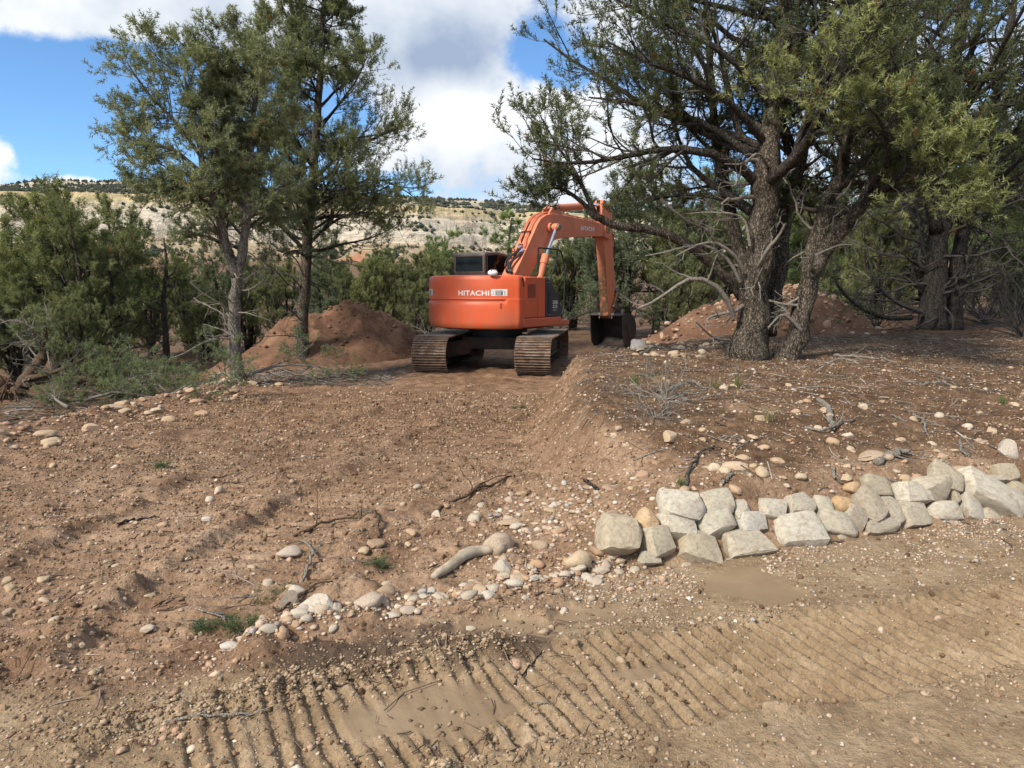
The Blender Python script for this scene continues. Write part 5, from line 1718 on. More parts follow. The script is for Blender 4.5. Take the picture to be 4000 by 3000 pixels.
# ------------------------------------------------------------------ stones
def hull_rock(name, seed, mat):
    """angular block: convex hull of points on a rough box, edges worn by a bevel"""
    import bmesh
    r = np.random.default_rng(seed)
    bm = bmesh.new()
    cor = np.array([[a, b, c] for a in (-1, 1) for b in (-1, 1) for c in (-1, 1)], float) * r.uniform(.50, 1.0, (8, 3))
    d = nrm(r.normal(size=(9, 3)))
    d = np.sign(d) * np.abs(d) ** .6
    cor *= r.uniform(.82, 1.0, (8, 1))
    d = np.vstack([cor, d / np.abs(d).max(1, keepdims=True) * r.uniform(.85, 1.0, (9, 1))])
    for v in d:
        bm.verts.new(v)
    g = bmesh.ops.convex_hull(bm, input=bm.verts)
    bmesh.ops.delete(bm, geom=[v for v in bm.verts if not v.link_faces], context='VERTS')
    bmesh.ops.triangulate(bm, faces=bm.faces[:])
    bmesh.ops.subdivide_edges(bm, edges=bm.edges[:], cuts=2, use_grid_fill=True)
    for _ in range(1):
        bmesh.ops.smooth_vert(bm, verts=bm.verts[:], factor=.32, use_axis_x=True, use_axis_y=True, use_axis_z=True)
    bmesh.ops.triangulate(bm, faces=bm.faces[:])
    V = np.array([v.co[:] for v in bm.verts])
    V = V + .014 * r.normal(size=V.shape)
    V -= (V.max(0) + V.min(0)) / 2
    V /= np.abs(V).max(0)
    bm.verts.ensure_lookup_table()
    for v, c in zip(bm.verts, V):
        v.co = c
    me = bpy.data.meshes.new(name)
    bm.to_mesh(me)
    bm.free()
    me.polygons.foreach_set('use_smooth', np.ones(len(me.polygons), bool))
    me.set_sharp_from_angle(angle=math.radians(30))
    me.materials.append(mat)
    return me


def rock_mesh(name, seed, sub, mat, angular=True, block=False):
    r = np.random.default_rng(seed)
    V, F = ICO[sub]
    V = V.copy()
    if angular:
        if block:
            V = np.sign(V) * np.abs(V) ** .42
            V = V / np.abs(V).max()
        for _ in range(7 if block else 12):
            n = nrm(r.normal(size=3)); d = r.uniform(.72, 1.0) if block else r.uniform(.48, .80)
            e = np.maximum(0, V @ n - d)
            V = V - e[:, None] * n[None] * .97
        V += 0.005 * r.normal(size=V.shape) * (sub > 2)
    else:
        V = V * r.uniform(.8, 1.2, 3)
        n3 = np.stack([fbm(V[:, 0] * 1.3 + 5, V[:, 1] * 1.3 + V[:, 2], 3, seed + k) for k in range(3)], -1)
        V = V + .32 * n3
        for _ in range(4):
            n = nrm(r.normal(size=3)); d = r.uniform(.62, .9)
            V = V - np.maximum(0, V @ n - d)[:, None] * n[None] * .9
    V -= (V.max(0) + V.min(0)) / 2
    V /= np.abs(V).max(0)
    return mesh(name, V, F, mat, True, smooth_angle=(22 if angular else None))


# the dry-stacked rock wall: each rock found on a face that leans back into the bank
WALL = [(280, 465, 185, 190, -15, 'lime'), (405, 402, 112, 118, 0, 'ochre'), (570, 337, 215, 140, -12, 'lime'), (735, 322, 158, 120, 0, 'lime'), (545, 432, 168, 120, -14, 'lime'),
        (460, 512, 178, 132, 0, 'lime'), (730, 432, 195, 122, 12, 'lime'), (855, 355, 88, 88, 0, 'lime'), (905, 412, 165, 98, 0, 'lime'), (665, 545, 212, 172, -20, 'lime'),
        (880, 518, 248, 142, 0, 'lime'), (1003, 352, 134, 102, -20, 'lime'), (1130, 332, 152, 98, 0, 'lime'), (1138, 468, 280, 168, -4, 'lime'), (1250, 332, 98, 78, -20, 'lime'),
        (1340, 327, 92, 78, 0, 'ochre'), (1310, 422, 205, 118, -18, 'lime'), (1400, 392, 118, 112, -35, 'lime'), (1467, 333, 142, 168, 20, 'lime'), (1390, 250, 88, 58, 0, 'ochre'),
        (1500, 247, 152, 98, -12, 'lime'), (1567, 357, 95, 135, 10, 'lime'), (1660, 273, 185, 112, -8, 'lime'), (1672, 378, 168, 122, 0, 'lime'), (1757, 258, 245, 128, -10, 'lime'),
        (1830, 212, 155, 118, -30, 'lime'), (1822, 362, 185, 112, 0, 'lime'), (1890, 296, 44, 54, 0, 'lime'), (1962, 348, 105, 122, -15, 'lime'), (2042, 284, 345, 150, -32, 'lime'),
        (2050, 388, 95, 78, -30, 'lime'), (2117, 182, 125, 84, 0, 'lime'), (2175, 258, 100, 78, -10, 'lime'), (2230, 320, 110, 90, 10, 'lime'), (415, 587, 112, 68, 0, 'lime'),
        (590, 630, 98, 36, 0, 'white_cobble'), (1140, 522, 84, 48, 0, 'lime'), (1212, 503, 78, 48, 0, 'ochre'), (1342, 487, 78, 48, 0, 'lime'), (1530, 443, 185, 66, 0, 'lime'),
        (1900, 428, 112, 44, -8, 'lime'), (1812, 437, 104, 38, 0, 'lime'), (810, 607, 82, 36, 0, 'lime'), (952, 592, 84, 40, 0, 'lime'), (2062, 212, 115, 34, -5, 'lime'), (2290, 380, 120, 100, 0, 'lime'), (2290, 270, 110, 80, 0, 'lime'), (2400, 330, 160, 110, 0, 'lime')]
wall = empty('rock_wall', (*W0, 0.0))
tag(wall, 'dry-stacked wall of pale limestone blocks along the foot of the bank', 'stone wall')
LEAN = 0.75
for k, (cx_, cy_, w_, h_, tl_, mt) in enumerate(WALL):
    px, py = 2200 + .8137 * cx_, 1700 + .8137 * cy_
    d = ray(px, py)
    o3 = np.array([0, 0, EYE])
    # (o + t d - W0).WN = LEAN * z + 0.06
    A_ = d[:2] @ WN - LEAN * d[2]
    B_ = LEAN * EYE + 0.05 - (o3[:2] - W0) @ WN
    t_ = B_ / A_
    p = o3 + d * t_
    sx = w_ * .8137 / FPX * t_ * .545; sz = h_ * .8137 / FPX * t_ * .575
    me = hull_rock('rock', 900 + k, M[mt]) if mt == 'lime' else rock_mesh('rock', 900 + k, 2, M[mt], False)
    U_ = np.array([*WU, 0]); L_ = nrm(np.array([*(WN * LEAN), 1.0])); N_ = np.cross(U_, L_)
    ta = math.radians(tl_)
    U2 = U_ * math.cos(ta) + L_ * math.sin(ta); L2 = -U_ * math.sin(ta) + L_ * math.cos(ta)
    dep = max(.05, min(.20, .42 * (sx + sz)))
    Mx = Matrix(np.array([[*(U2 * sx), 0], [*(L2 * sz), 0], [*(N_ * dep), 0], [0, 0, 0, 1.0]]).T.tolist())
    p = p - N_ * dep * .35
    Mx.translation = Vector(p - np.array([*W0, 0]))
    ob = obj('rock', me, wall)
    ob.matrix_local = Mx

COB = [rock_mesh('cobble', 600 + k, 2, M['cobble'], k % 3 == 0) for k in range(8)]
WCOB = [rock_mesh('white_cobble', 640 + k, 2, M['white_cobble'], k % 4 == 0) for k in range(8)]
RUB = [rock_mesh('rubble_stone', 670 + k, 1, M['rubble'], True) for k in range(5)]
rs = np.random.default_rng(31)


def cobble(x, y, s, white, label, group, flat=.62, rot=None, name='cobble'):
    me = (WCOB if white else COB)[rs.integers(8)]
    z = hz(x, y)
    sz = s * rs.uniform(.45, .75) if flat is None else s * flat
    o = obj(name, me, None, (x, y, z + sz * .25), (rs.uniform(-.25, .25), rs.uniform(-.25, .25), rs.uniform(0, 6.28) if rot is None else rot), (s * rs.uniform(.9, 1.35), s * rs.uniform(.7, 1.0), sz))
    tag(o, label, 'stone', group)
    return o


def cobble_px(px, py, wpx, white, label, flat=.6, rot=None):
    p = ground_at(px, py)
    t_ = np.linalg.norm(p - [0, 0, EYE])
    return cobble(p[0], p[1], wpx / FPX * t_ * .5, white, label, None, flat, rot)


# stones one can point at
cobble_px(1250, 2385 + 40, 130, True, 'largest egg-shaped white cobble in the row of white stones', .7, .3)
cobble_px(1440, 2390, 120, True, 'broad flat whitish cobble in the row of white stones, right of the egg-shaped one', .5, .2)
cobble_px(1130, 2375, 80, True, 'upright pointed white stone behind the left end of the white row', 1.2, 1.0)
cobble_px(1105, 2510, 62, False, 'brown-grey rounded cobble at the left end of the row of white stones', .8)
cobble_px(1955, 2175, 105, True, 'white wedge-shaped stone touching the upper end of the pale log', .9, .8)
cobble_px(1855, 2055, 60, True, 'white egg-shaped cobble on the driveway above the wedge-shaped stone', .9)
cobble_px(1710, 2030, 55, True, 'tilted white cobble beside the dark root on the driveway', .9)
cobble_px(2260, 2225, 95, False, 'tan and white blocky stone left of the foot of the rock wall', .9, .4)
cobble_px(2110, 2150, 62, True, 'smooth oval pale cobble between the wedge-shaped stone and the wall', .7, -.4)
cobble_px(1960, 2260, 58, True, 'rough white stone below the wedge-shaped stone', 1.1)
cobble_px(2010, 2308, 75, True, 'bright white flat cobble at the edge of the wet mud', .45, 0)
cobble_px(1130, 2165, 78, True, 'long white cobble alone on the driveway', .5, .15)
cobble_px(1470, 2158, 52, False, 'brown oval cobble alone on the driveway', .6, .4)
cobble_px(1990, 2065, 82, False, 'flat tan slab on the slope left of the wall', .3, 0)
cobble_px(2870, 1835, 75, False, 'large banded egg-shaped cobble on the bank above the wall', .6, -.2)
cobble_px(2790, 1840, 50, False, 'tall pinkish cobble beside the banded one on the bank', 1.0)
cobble_px(2620, 1720, 58, False, 'squarish brown stone on the left part of the bank', .8)
cobble_px(3400, 1785, 84, False, 'flat cream slab lying on the bank above the wall', .35, 0)
cobble_px(3370, 1595, 45, False, 'rounded golden cobble high on the bank', .7)
cobble_px(2495, 1370, 70, True, 'large pale boulder half buried in front of the rubble mound', .8)
cobble_px(3930, 1770, 95, True, 'pale grey angular stone at the right end of the bank above the wall', .7)
cobble_px(360, 1690, 60, False, 'pale rounded stone on the left edge of the driveway', .7)
cobble_px(855, 1930, 42, False, 'pair-forming pale stone in the middle of the driveway', .8)
cobble_px(820, 1950, 34, False, 'smaller pale stone beside its twin in the middle of the driveway', .8)

# the other cobbles, too alike to tell apart
for k in range(80):
    t_ = rs.random() ** .8
    s_ = t_ * (len(PEB) - 1); i_ = min(int(s_), len(PEB) - 2)
    p = PEB[i_] + (PEB[i_ + 1] - PEB[i_]) * (s_ - i_) + rs.normal(size=2) * [.07, .055]
    cobble(p[0], p[1], rs.uniform(.018, .045), rs.random() < .75, 'whitish cobble in the row of washed stones along the driveway mouth', 'washed stones along the driveway mouth', None)
for k in range(90):
    px = rs.uniform(2350, 4050); py = 1450 + 480 * rs.random() ** .7 - .05 * (px - 2350) * .5
    p = ground_at(px, py)
    if p[1] < 20 and bank_mask(p[0], p[1]) > .8:
        cobble(p[0], p[1], rs.uniform(.02, .05), False, 'tan cobble scattered among sticks on the dark bank', 'cobbles scattered on the bank', None)
for k in range(60):
    px = rs.uniform(0, 1900); py = rs.uniform(1650, 2450)
    p = ground_at(px, py)
    cobble(p[0], p[1], rs.uniform(.018, .04), rs.random() < .3, 'tan cobble trodden into the brown driveway', 'cobbles in the driveway', None)
for k in range(40):
    y = rs.uniform(7.0, 14.5); x = -5.75 + rs.normal() * .28 + .3
    cobble(x, y, rs.uniform(.05, .12), False, 'tan stone pushed up along the left edge of the driveway', 'stones along the left edge', .5)
for k in range(36):
    px = rs.uniform(1950, 2420); py = rs.uniform(1880, 2330)
    p = ground_at(px, py)
    cobble(p[0], p[1], rs.uniform(.02, .05), rs.random() < .5, 'pale stone on the dirt slope left of the rock wall', 'stones left of the rock wall', None)

# rubble on the stony mound
X_, Y_, Z_ = rm_surf
fl = np.c_[X_.ravel(), Y_.ravel(), Z_.ravel()]
ok = fl[:, 1] < 15.2
fl = fl[ok]
for k in range(90):
    p = fl[rs.integers(len(fl))] + [*rs.normal(size=2) * .08, 0]
    s = rs.uniform(.03, .10)
    o = obj('stone', RUB[rs.integers(5)], rm_root, p - np.array(rm_root.location) + [0, 0, .0], rs.uniform(0, 6, 3), (s, s * .8, s * .6))
for k in range(26):
    px = rs.uniform(2480, 2760); py = rs.uniform(1345, 1395)
    p = ground_at(px, py)
    cobble(p[0], p[1], rs.uniform(.035, .08), False, 'loose stone at the left foot of the rubble mound', 'stones at the foot of the rubble mound', None)


def gravel(name, X, Y, S, pal, label, sink=.2, octa=False, cat='gravel'):
    n = len(X)
    BV, BF = OCTA if octa else ICO[0]
    k = len(BV)
    Z = H(X, Y)[0]
    an = rs.uniform(0, 6.28, n)
    sc = np.stack([S * rs.uniform(.8, 1.4, n), S * rs.uniform(.65, 1.0, n), S * rs.uniform(.4, .75, n)], -1)
    L = BV[None] * (1 + .42 * (rs.random((n, k, 1)) - .5)) * sc[:, None]
    c, s = np.cos(an)[:, None], np.sin(an)[:, None]
    V = np.stack([L[..., 0] * c - L[..., 1] * s + X[:, None], L[..., 0] * s + L[..., 1] * c + Y[:, None], L[..., 2] + (Z + S * sink)[:, None]], -1)
    F = (BF[None] + (np.arange(n) * k)[:, None, None]).reshape(-1, 3)
    pal = np.array(pal)
    cc = pal[rs.integers(len(pal), size=n)] * rs.uniform(.75, 1.2, (n, 1))
    o = obj(name, mesh(name, V.reshape(-1, 3), F, M['gravel'], True, np.repeat(cc, k, 0)))
    tag(o, label, cat, kind='stuff')


TAN = [(.42, .29, .19), (.50, .37, .26), (.38, .24, .15), (.58, .47, .35), (.46, .30, .21), (.33, .21, .13)]
PALE = [(.48, .38, .27), (.54, .45, .35), (.58, .51, .42), (.42, .30, .20), (.46, .33, .24), (.36, .32, .28)]
# bank
n = 15000
X = rs.uniform(.5, 9.0, n); Y = rs.uniform(4.0, 13.0, n)
d_ = (X - W0[0]) * WN[0] + (Y - W0[1]) * WN[1]
keep = (d_ > .25) & (bank_mask(X, Y) > .6) & (rs.random(n) < np.clip(1.25 * np.exp(-d_ / 2.4) + .06, 0, 1)) & (fbm(X * 1.5, Y * 1.5, 3, 501) > -.28)
gravel('bank_gravel', X[keep], Y[keep], np.clip(.0085 * np.exp(.55 * rs.normal(size=keep.sum())), .004, .032), TAN + PALE[:3], 'small tan and cream pebbles strewn over the dark bank', .25, True)
# driveway
n = 17000
Y = 1.9 + 12.8 * rs.random(n) ** 1.5; X = rs.uniform(-5.6, 1.0, n)
keep = (np.abs(X) < Y * .8) & (fbm(X * 1.1, Y * 1.1, 3, 511) > -.12 - .12 * rs.random(n)) & (bank_mask(X, Y) < .8)
gravel('driveway_gravel', X[keep], Y[keep], np.clip(.0066 * np.exp(.6 * rs.normal(size=keep.sum())), .003, .030), TAN + TAN + TAN + PALE[:1], 'small tan pebbles pressed into the driveway', .2, True)
# road
n = 11000
Y = 1.5 + 3.4 * rs.random(n) ** 1.2; X = rs.uniform(-2.6, 4.2, n)
d_ = (X - W0[0]) * WN[0] + (Y - W0[1]) * WN[1]
wet_ = H(X, Y)[1][:, 1]
keep = (np.abs(X) < Y * .8) & (d_ < .02) & (wet_ < .3) & (fbm(X * 2, Y * 2, 3, 521) > -.1 - .35 * (d_ > -.55) - .2 * rs.random(n))
gravel('road_gravel', X[keep], Y[keep], np.clip(.0045 * np.exp(.5 * rs.normal(size=keep.sum())), .002, .016), TAN + PALE, 'fine gravel scattered over the muddy road', .2, True)
n = 4200
sa = rs.uniform(-.5, 4.2, n); sd = -np.abs(rs.normal(size=n)) * .33 + .02
X = W0[0] + WU[0] * sa + WN[0] * sd; Y = W0[1] + WU[1] * sa + WN[1] * sd
keep = (H(X, Y)[1][:, 1] < .3) & (fbm(X * 2.5, Y * 2.5, 3, 531) > -.2)
gravel('verge_gravel', X[keep], Y[keep], np.clip(.0062 * np.exp(.5 * rs.normal(size=keep.sum())), .003, .02), TAN + PALE + PALE, 'strip of mixed gravel between the rock wall and the muddy road', .2, True)
# crumbled clods of the soil itself
SOIL = [(.21, .14, .082), (.29, .205, .125), (.37, .275, .18), (.17, .11, .065)]
n = 15000
Y = 1.9 + 13 * rs.random(n) ** 1.4; X = rs.uniform(-5.6, .8, n)
keep = (np.abs(X) < Y * .8) & (bank_mask(X, Y) < .7) & (fbm(X * .9, Y * .9, 4, 541) > -.05 - .15 * rs.random(n))
gravel('earth_clods', X[keep], Y[keep], np.clip(.0095 * np.exp(.5 * rs.normal(size=keep.sum())), .004, .034), SOIL, 'crumbled clods of brown earth over the driveway', .1, True, 'soil')
n = 3400
t_ = rs.random(n) * (len(RIDGE) - 1); i_ = np.minimum(t_.astype(int), len(RIDGE) - 2)
p = RIDGE[i_] + (RIDGE[i_ + 1] - RIDGE[i_]) * (t_ - i_)[:, None] + rs.normal(size=(n, 2)) * [.08, .075]
gravel('earth_clods', p[:, 0], p[:, 1], np.clip(.0060 * np.exp(.5 * rs.normal(size=n)), .003, .02), SOIL + [(.40, .30, .195)], 'crumbs of mud squeezed up along the track marks', .2, True, 'soil')
n = 2600
t_ = rs.random(n) * (len(TRACK) - 2); i_ = np.minimum(t_.astype(int), len(TRACK) - 2)
u_ = TRACK[i_ + 1] - TRACK[i_]; u_ = u_ / np.linalg.norm(u_, axis=1, keepdims=True)
p = TRACK[i_] + (TRACK[i_ + 1] - TRACK[i_]) * (t_ - i_)[:, None] + np.c_[-u_[:, 1], u_[:, 0]] * (rs.choice([-.40, .40], n) + .05 * rs.normal(size=n))[:, None]
keep = fbm(p[:, 0] * 2.2, p[:, 1] * 2.2, 3, 551) > 0.0
p = p[keep]
gravel('earth_clods', p[:, 0], p[:, 1], np.clip(.0075 * np.exp(.5 * rs.normal(size=len(p))), .003, .022), SOIL[1:3] + [(.40, .30, .195)], 'small crumbs of mud beside the grouser marks on the road', .2, True, 'soil')
# the grit between them
n = 105000
Y = 1.7 + 11.5 * rs.random(n) ** 1.55; X = rs.uniform(-5.4, 4.4, n)
g_, zc = H(X, Y)
keep = (np.abs(X) < Y * .78) & (zc[:, 1] < .35) & (zc[:, 0] < .5) & (rs.random(n) < np.where(zc[:, 2] > .5, .34, .95)) & (fbm(X * 1.4, Y * 1.4, 4, 571) > -.22 - .2 * rs.random(n))
S = np.clip(.0042 * np.exp(.55 * rs.normal(size=keep.sum())), .0016, .016) * (1 + .09 * (Y[keep] - 2))
scatter('soil_grit', np.c_[X, Y, g_][keep] + np.c_[np.zeros((keep.sum(), 2)), S * .25], S, M['grit'], 'fine crumbs of earth and grit covering the driveway and road', 'grit', 91)
n = 26000
X = rs.uniform(.6, 8.5, n); Y = 4.3 + 7 * rs.random(n) ** 1.3
g_, zc = H(X, Y)
keep = (np.abs(X) < Y * .78) & (zc[:, 0] > .4)
S = np.clip(.0046 * np.exp(.5 * rs.normal(size=keep.sum())), .002, .016) * (1 + .05 * (Y[keep] - 4))
scatter('soil_grit', np.c_[X, Y, g_][keep] + np.c_[np.zeros((keep.sum(), 2)), S * .25], S, M['grit'], 'fine grit and crumbs among the litter on the bank', 'grit', 92)
# washed stones and the slope by the wall
n = 800
t_ = rs.random(n) * (len(PEB) - 1); i_ = np.minimum(t_.astype(int), len(PEB) - 2)
p = PEB[i_] + (PEB[i_ + 1] - PEB[i_]) * (t_ - i_)[:, None] + rs.normal(size=(n, 2)) * [.08, .06]
gravel('washed_gravel', p[:, 0], p[:, 1], np.clip(.010 * np.exp(.45 * rs.normal(size=n)), .004, .03), PALE + TAN, 'small whitish pebbles along the mouth of the driveway', .3)
n = 1000
X = rs.normal(.35, .33, n); Y = rs.normal(4.6, .5, n)
gravel('slope_gravel', X, Y, np.clip(.010 * np.exp(.55 * rs.normal(size=n)), .004, .035), TAN + PALE, 'pale pebbles on the dirt slope left of the rock wall')
n = 900
Y = rs.uniform(6.8, 15, n); X = -5.6 + rs.normal(size=n) * .35
gravel('edge_gravel', X, Y, np.clip(.018 * np.exp(.5 * rs.normal(size=n)), .008, .05), TAN, 'pebbles along the raised left edge of the driveway')
n = 1500
q = fl[rs.integers(len(fl), size=n)]
q = q + np.c_[rs.normal(size=(n, 2)) * .06, np.zeros(n)]
BV, BF = ICO[0]
S = np.clip(.028 * np.exp(.5 * rs.normal(size=n)), .012, .08)
V = (q - np.array(rm_root.location))[:, None] + BV[None] * S[:, None, None] * (1 + .4 * (rs.random((n, 12, 1)) - .5)) * [1.1, .9, .7]
o = obj('small_stones', mesh('small_stones', V.reshape(-1, 3), (BF[None] + (np.arange(n) * 12)[:, None, None]).reshape(-1, 3), M['gravel'], True,
        np.repeat(np.array([(.30, .18, .11), (.40, .26, .17), (.25, .14, .085), (.48, .36, .26)])[rs.integers(4, size=n)], 12, 0)), rm_root)
o['kind'] = 'stuff'


lx, ly, lz = lm_surf
fl2 = np.c_[lx.ravel(), ly.ravel(), lz.ravel()]
fl2 = fl2[(fl2[:, 1] < 20.5)]
n = 420
q = fl2[rs.integers(len(fl2), size=n)] + np.c_[rs.normal(size=(n, 2)) * .06, np.zeros(n)]
BV, BF = OCTA
S = np.clip(.03 * np.exp(.55 * rs.normal(size=n)), .012, .11)
V = (q - np.array(lm_root.location))[:, None] + BV[None] * S[:, None, None] * (1 + .5 * (rs.random((n, 6, 1)) - .5)) * [1.1, .9, .7]
o = obj('clods', mesh('clods', V.reshape(-1, 3), (BF[None] + (np.arange(n) * 6)[:, None, None]).reshape(-1, 3), M['gravel'], True,
        np.repeat(np.array([(.17, .088, .047), (.20, .105, .057), (.15, .076, .04), (.26, .15, .085)])[rs.integers(4, size=n)], 6, 0)), lm_root)
o['kind'] = 'stuff'


# ------------------------------------------------------------------ sticks and logs
def stick(name, pxs, r0, r1, mat, label, cat='branch', lift=0.0, forks=0, group=None, knob=1.0):
    P = np.array([ground_at(*q) for q in pxs])
    base = P[0].copy()
    Q = spline(P, 14)
    Q[:, 2] = H(Q[:, 0], Q[:, 1])[0] * .5 + Q[:, 2] * .5 + r0 * .7 + lift * np.sin(np.linspace(0, np.pi, 14))
    if knob < 1:
        Q[:, 2] = np.linspace(Q[0, 2], Q[-1, 2], 14) + .012 * np.sin(np.linspace(0, np.pi, 14))
    Q[1:-1] += rs.normal(size=(12, 3)) * r0 * .45 * knob
    R_ = np.linspace(r0, r1, 14) * (1 + .12 * knob * rs.normal(size=14))
    if knob < 1:
        R_ = R_ * np.array([.55, .75, .85, .9, .95, 1, 1, 1.05, 1.15, 1.1, 1.0, .95, .85, .6])
    root = empty(name, base)
    V, F = tubes(Q - base, R_, 8, True)
    obj('stem', mesh('stem', V, F, M[mat], True), root)
    if forks:
        C, CR, _, _ = spawn((Q - base)[None], R_[None], forks, .25, .95, .4, 42, rs, 6, 0.0, .15, .25, .55, .0025, .4)
        for c, cr in zip(C, CR):
            V, F = tubes(c, cr, 5, True)
            obj('fork', mesh('fork', V, F, M[mat], True), root)
    tag(root, label, cat, group)
    return root


stick('log', [(1690, 2292), (1760, 2255), (1840, 2205), (1925, 2192)], .030, .036, 'log', 'short pale weathered log lying against the white wedge-shaped stone', 'log', .01, knob=.15)
stick('root', [(1700, 2020), (1800, 1975), (1900, 1925), (2010, 1890)], .012, .009, 'root', 'long dark root angling up the driveway towards the bank', 'root', .02, 3)
stick('root', [(1150, 2090), (1260, 2050), (1390, 2022), (1545, 2018)], .011, .006, 'root', 'long brown root lying across the middle of the driveway', 'root', .03, 3)
stick('root', [(1450, 2020), (1470, 2060), (1480, 2110)], .014, .010, 'root', 'short bent root below the long one on the driveway', 'root', .03)
stick('branch', [(1180, 2260), (1220, 2190), (1210, 2140), (1170, 2110)], .012, .005, 'dead', 'crooked grey forked branch beside the long white cobble', 'branch', .03, 4)
stick('branch', [(460, 2060), (540, 2035), (625, 2022)], .011, .005, 'bark_dark', 'dark short branch on the left half of the driveway', 'branch', .01)
stick('branch', [(1110, 1795), (1180, 1785), (1260, 1778)], .010, .005, 'dead', 'thin pale stick far up the driveway', 'branch', .01)
stick('branch', [(650, 2820), (800, 2815), (930, 2812), (1040, 2795)], .007, .003, 'dead', 'long thin grey stick on the mud at the lower left', 'branch', .008, 3)
stick('branch', [(1050, 2735), (1180, 2705), (1360, 2685)], .006, .003, 'root', 'thin brown stick on the churned ridge near the grouser marks', 'branch', .012, 2)
stick('branch', [(1090, 2420), (1200, 2330), (1300, 2300)], .009, .005, 'root', 'dark stick behind the pointed white stone', 'branch', .01)
stick('branch', [(2010, 2660), (2080, 2580), (2120, 2540)], .005, .003, 'bark_dark', 'small dark forked twig among the grouser marks', 'branch', .006, 2)
stick('branch', [(3200, 1568), (3235, 1620), (3250, 1690)], .026, .024, 'dead', 'thick grey upright-looking branch stub on the bank', 'branch', .03)
stick('branch', [(3140, 1690), (3210, 1705), (3270, 1680), (3340, 1650)], .012, .007, 'dead', 'pale curved forked branch below the thick stub on the bank', 'branch', .03, 4)
stick('branch', [(2610, 1530), (2680, 1518), (2770, 1520)], .016, .010, 'dead', 'grey stick lying at the upper end of the dead bush', 'branch', .02, 2)
stick('branch', [(3255, 1395), (3360, 1405), (3490, 1425)], .018, .010, 'dead', 'long pale stick right of the big trunk', 'branch', .015, 2)
stick('branch', [(3220, 1420), (3290, 1418), (3360, 1432)], .014, .010, 'dead', 'shorter pale stick just below the long one by the trunk', 'branch', .01)
stick('branch', [(3590, 1520), (3660, 1515), (3720, 1520)], .014, .008, 'dead', 'pale curved stick high on the right part of the bank', 'branch', .02, 2)
stick('branch', [(3420, 1815), (3500, 1790), (3540, 1785)], .028, .018, 'dead', 'splintered pale wood chunk just above the wall', 'branch', .02, 3)
stick('branch', [(3260, 1840), (3255, 1870), (3285, 1890)], .012, .009, 'dead', 'hooked grey stick above the middle of the wall', 'branch', .02)
stick('branch', [(3565, 1625), (3600, 1650), (3615, 1690)], .014, .010, 'dead', 'forked grey stick on the right slope of the bank', 'branch', .03, 3)
stick('branch', [(3480, 1620), (3540, 1655)], .010, .007, 'dead', 'straight grey stick left of the forked one on the bank', 'branch', .01)
stick('branch', [(2680, 1890), (2700, 1830), (2740, 1780), (2790, 1755)], .011, .008, 'twig', 'dark knobbly branch on the lower bank above the left of the wall', 'branch', .02, 2)
stick('branch', [(2820, 1890), (2860, 1870)], .012, .010, 'dead', 'short pale stick near the wall top', 'branch', .01)
stick('branch', [(2280, 1890), (2350, 1920)], .012, .009, 'bark_dark', 'dark stick on the dirt slope at the left end of the wall', 'branch', .01)
stick('branch', [(2500, 1385), (2560, 1372), (2640, 1368)], .016, .008, 'dead', 'pale branch on the bank left of the big trunk', 'branch', .02, 3)
stick('branch', [(2730, 1265), (2790, 1320), (2860, 1350)], .022, .014, 'dead', 'grey bough leaning on the ground left of the big trunk', 'branch', .05, 3)
stick('branch', [(3750, 1720), (3760, 1770), (3800, 1800)], .012, .008, 'dead', 'thin grey branch near the angular stone at the right', 'branch', .02, 3)
for k in range(46):
    px = rs.uniform(2450, 4000); py = rs.uniform(1410, 1880)
    p = ground_at(px, py)
    if bank_mask(p[0], p[1]) < .8 or p[1] > 14:
        continue
    a = rs.uniform(0, 3.14); L = rs.uniform(.12, .35)
    P = spline([p, p + [math.cos(a) * L * .5, math.sin(a) * L * .5, 0] + rs.normal(size=3) * [.03, .03, 0], p + [math.cos(a) * L, math.sin(a) * L, 0]], 7)
    P[:, 2] = H(P[:, 0], P[:, 1])[0] + .006
    rr = rs.uniform(.004, .009)
    V, F = tubes(P - p, np.linspace(rr, rr * .6, 7), 6, True)
    tag(obj('stick', mesh('stick', V, F, M['dead'], True), None, p), 'small weathered grey stick lying on the bank', 'stick', 'small sticks on the bank')


def litter(name, X, Y, label, L0=.12, R0=.0028, pal=((.10, .07, .05), (.17, .13, .10), (.28, .24, .20), (.40, .36, .31))):
    n = len(X); K = 3
    a = rs.uniform(0, 6.28, n); L = L0 * np.exp(.5 * rs.normal(size=n))
    t = np.linspace(-.5, .5, K)[None]
    bend = rs.normal(size=(n, 1)) * .25 * L[:, None] * (t ** 2 * 4)
    PX = X[:, None] + np.cos(a)[:, None] * L[:, None] * t - np.sin(a)[:, None] * bend
    PY = Y[:, None] + np.sin(a)[:, None] * L[:, None] * t + np.cos(a)[:, None] * bend
    PZ = H(PX.ravel(), PY.ravel())[0].reshape(n, K) + R0 + np.abs(rs.normal(size=(n, 1))) * .008 + rs.normal(size=(n, 1)) * t * L[:, None] * .18
    V, F = tubes(np.stack([PX, PY, PZ], -1), np.repeat((R0 * np.exp(.4 * rs.normal(size=n)))[:, None], K, 1), 3)
    pal = np.array(pal)
    c = np.repeat(pal[rs.integers(len(pal), size=n)] * rs.uniform(.8, 1.2, (n, 1)), K * 3, 0)
    tag(obj(name, mesh(name, V, F, M['gravel'], True, c)), label, 'twig litter', kind='stuff')


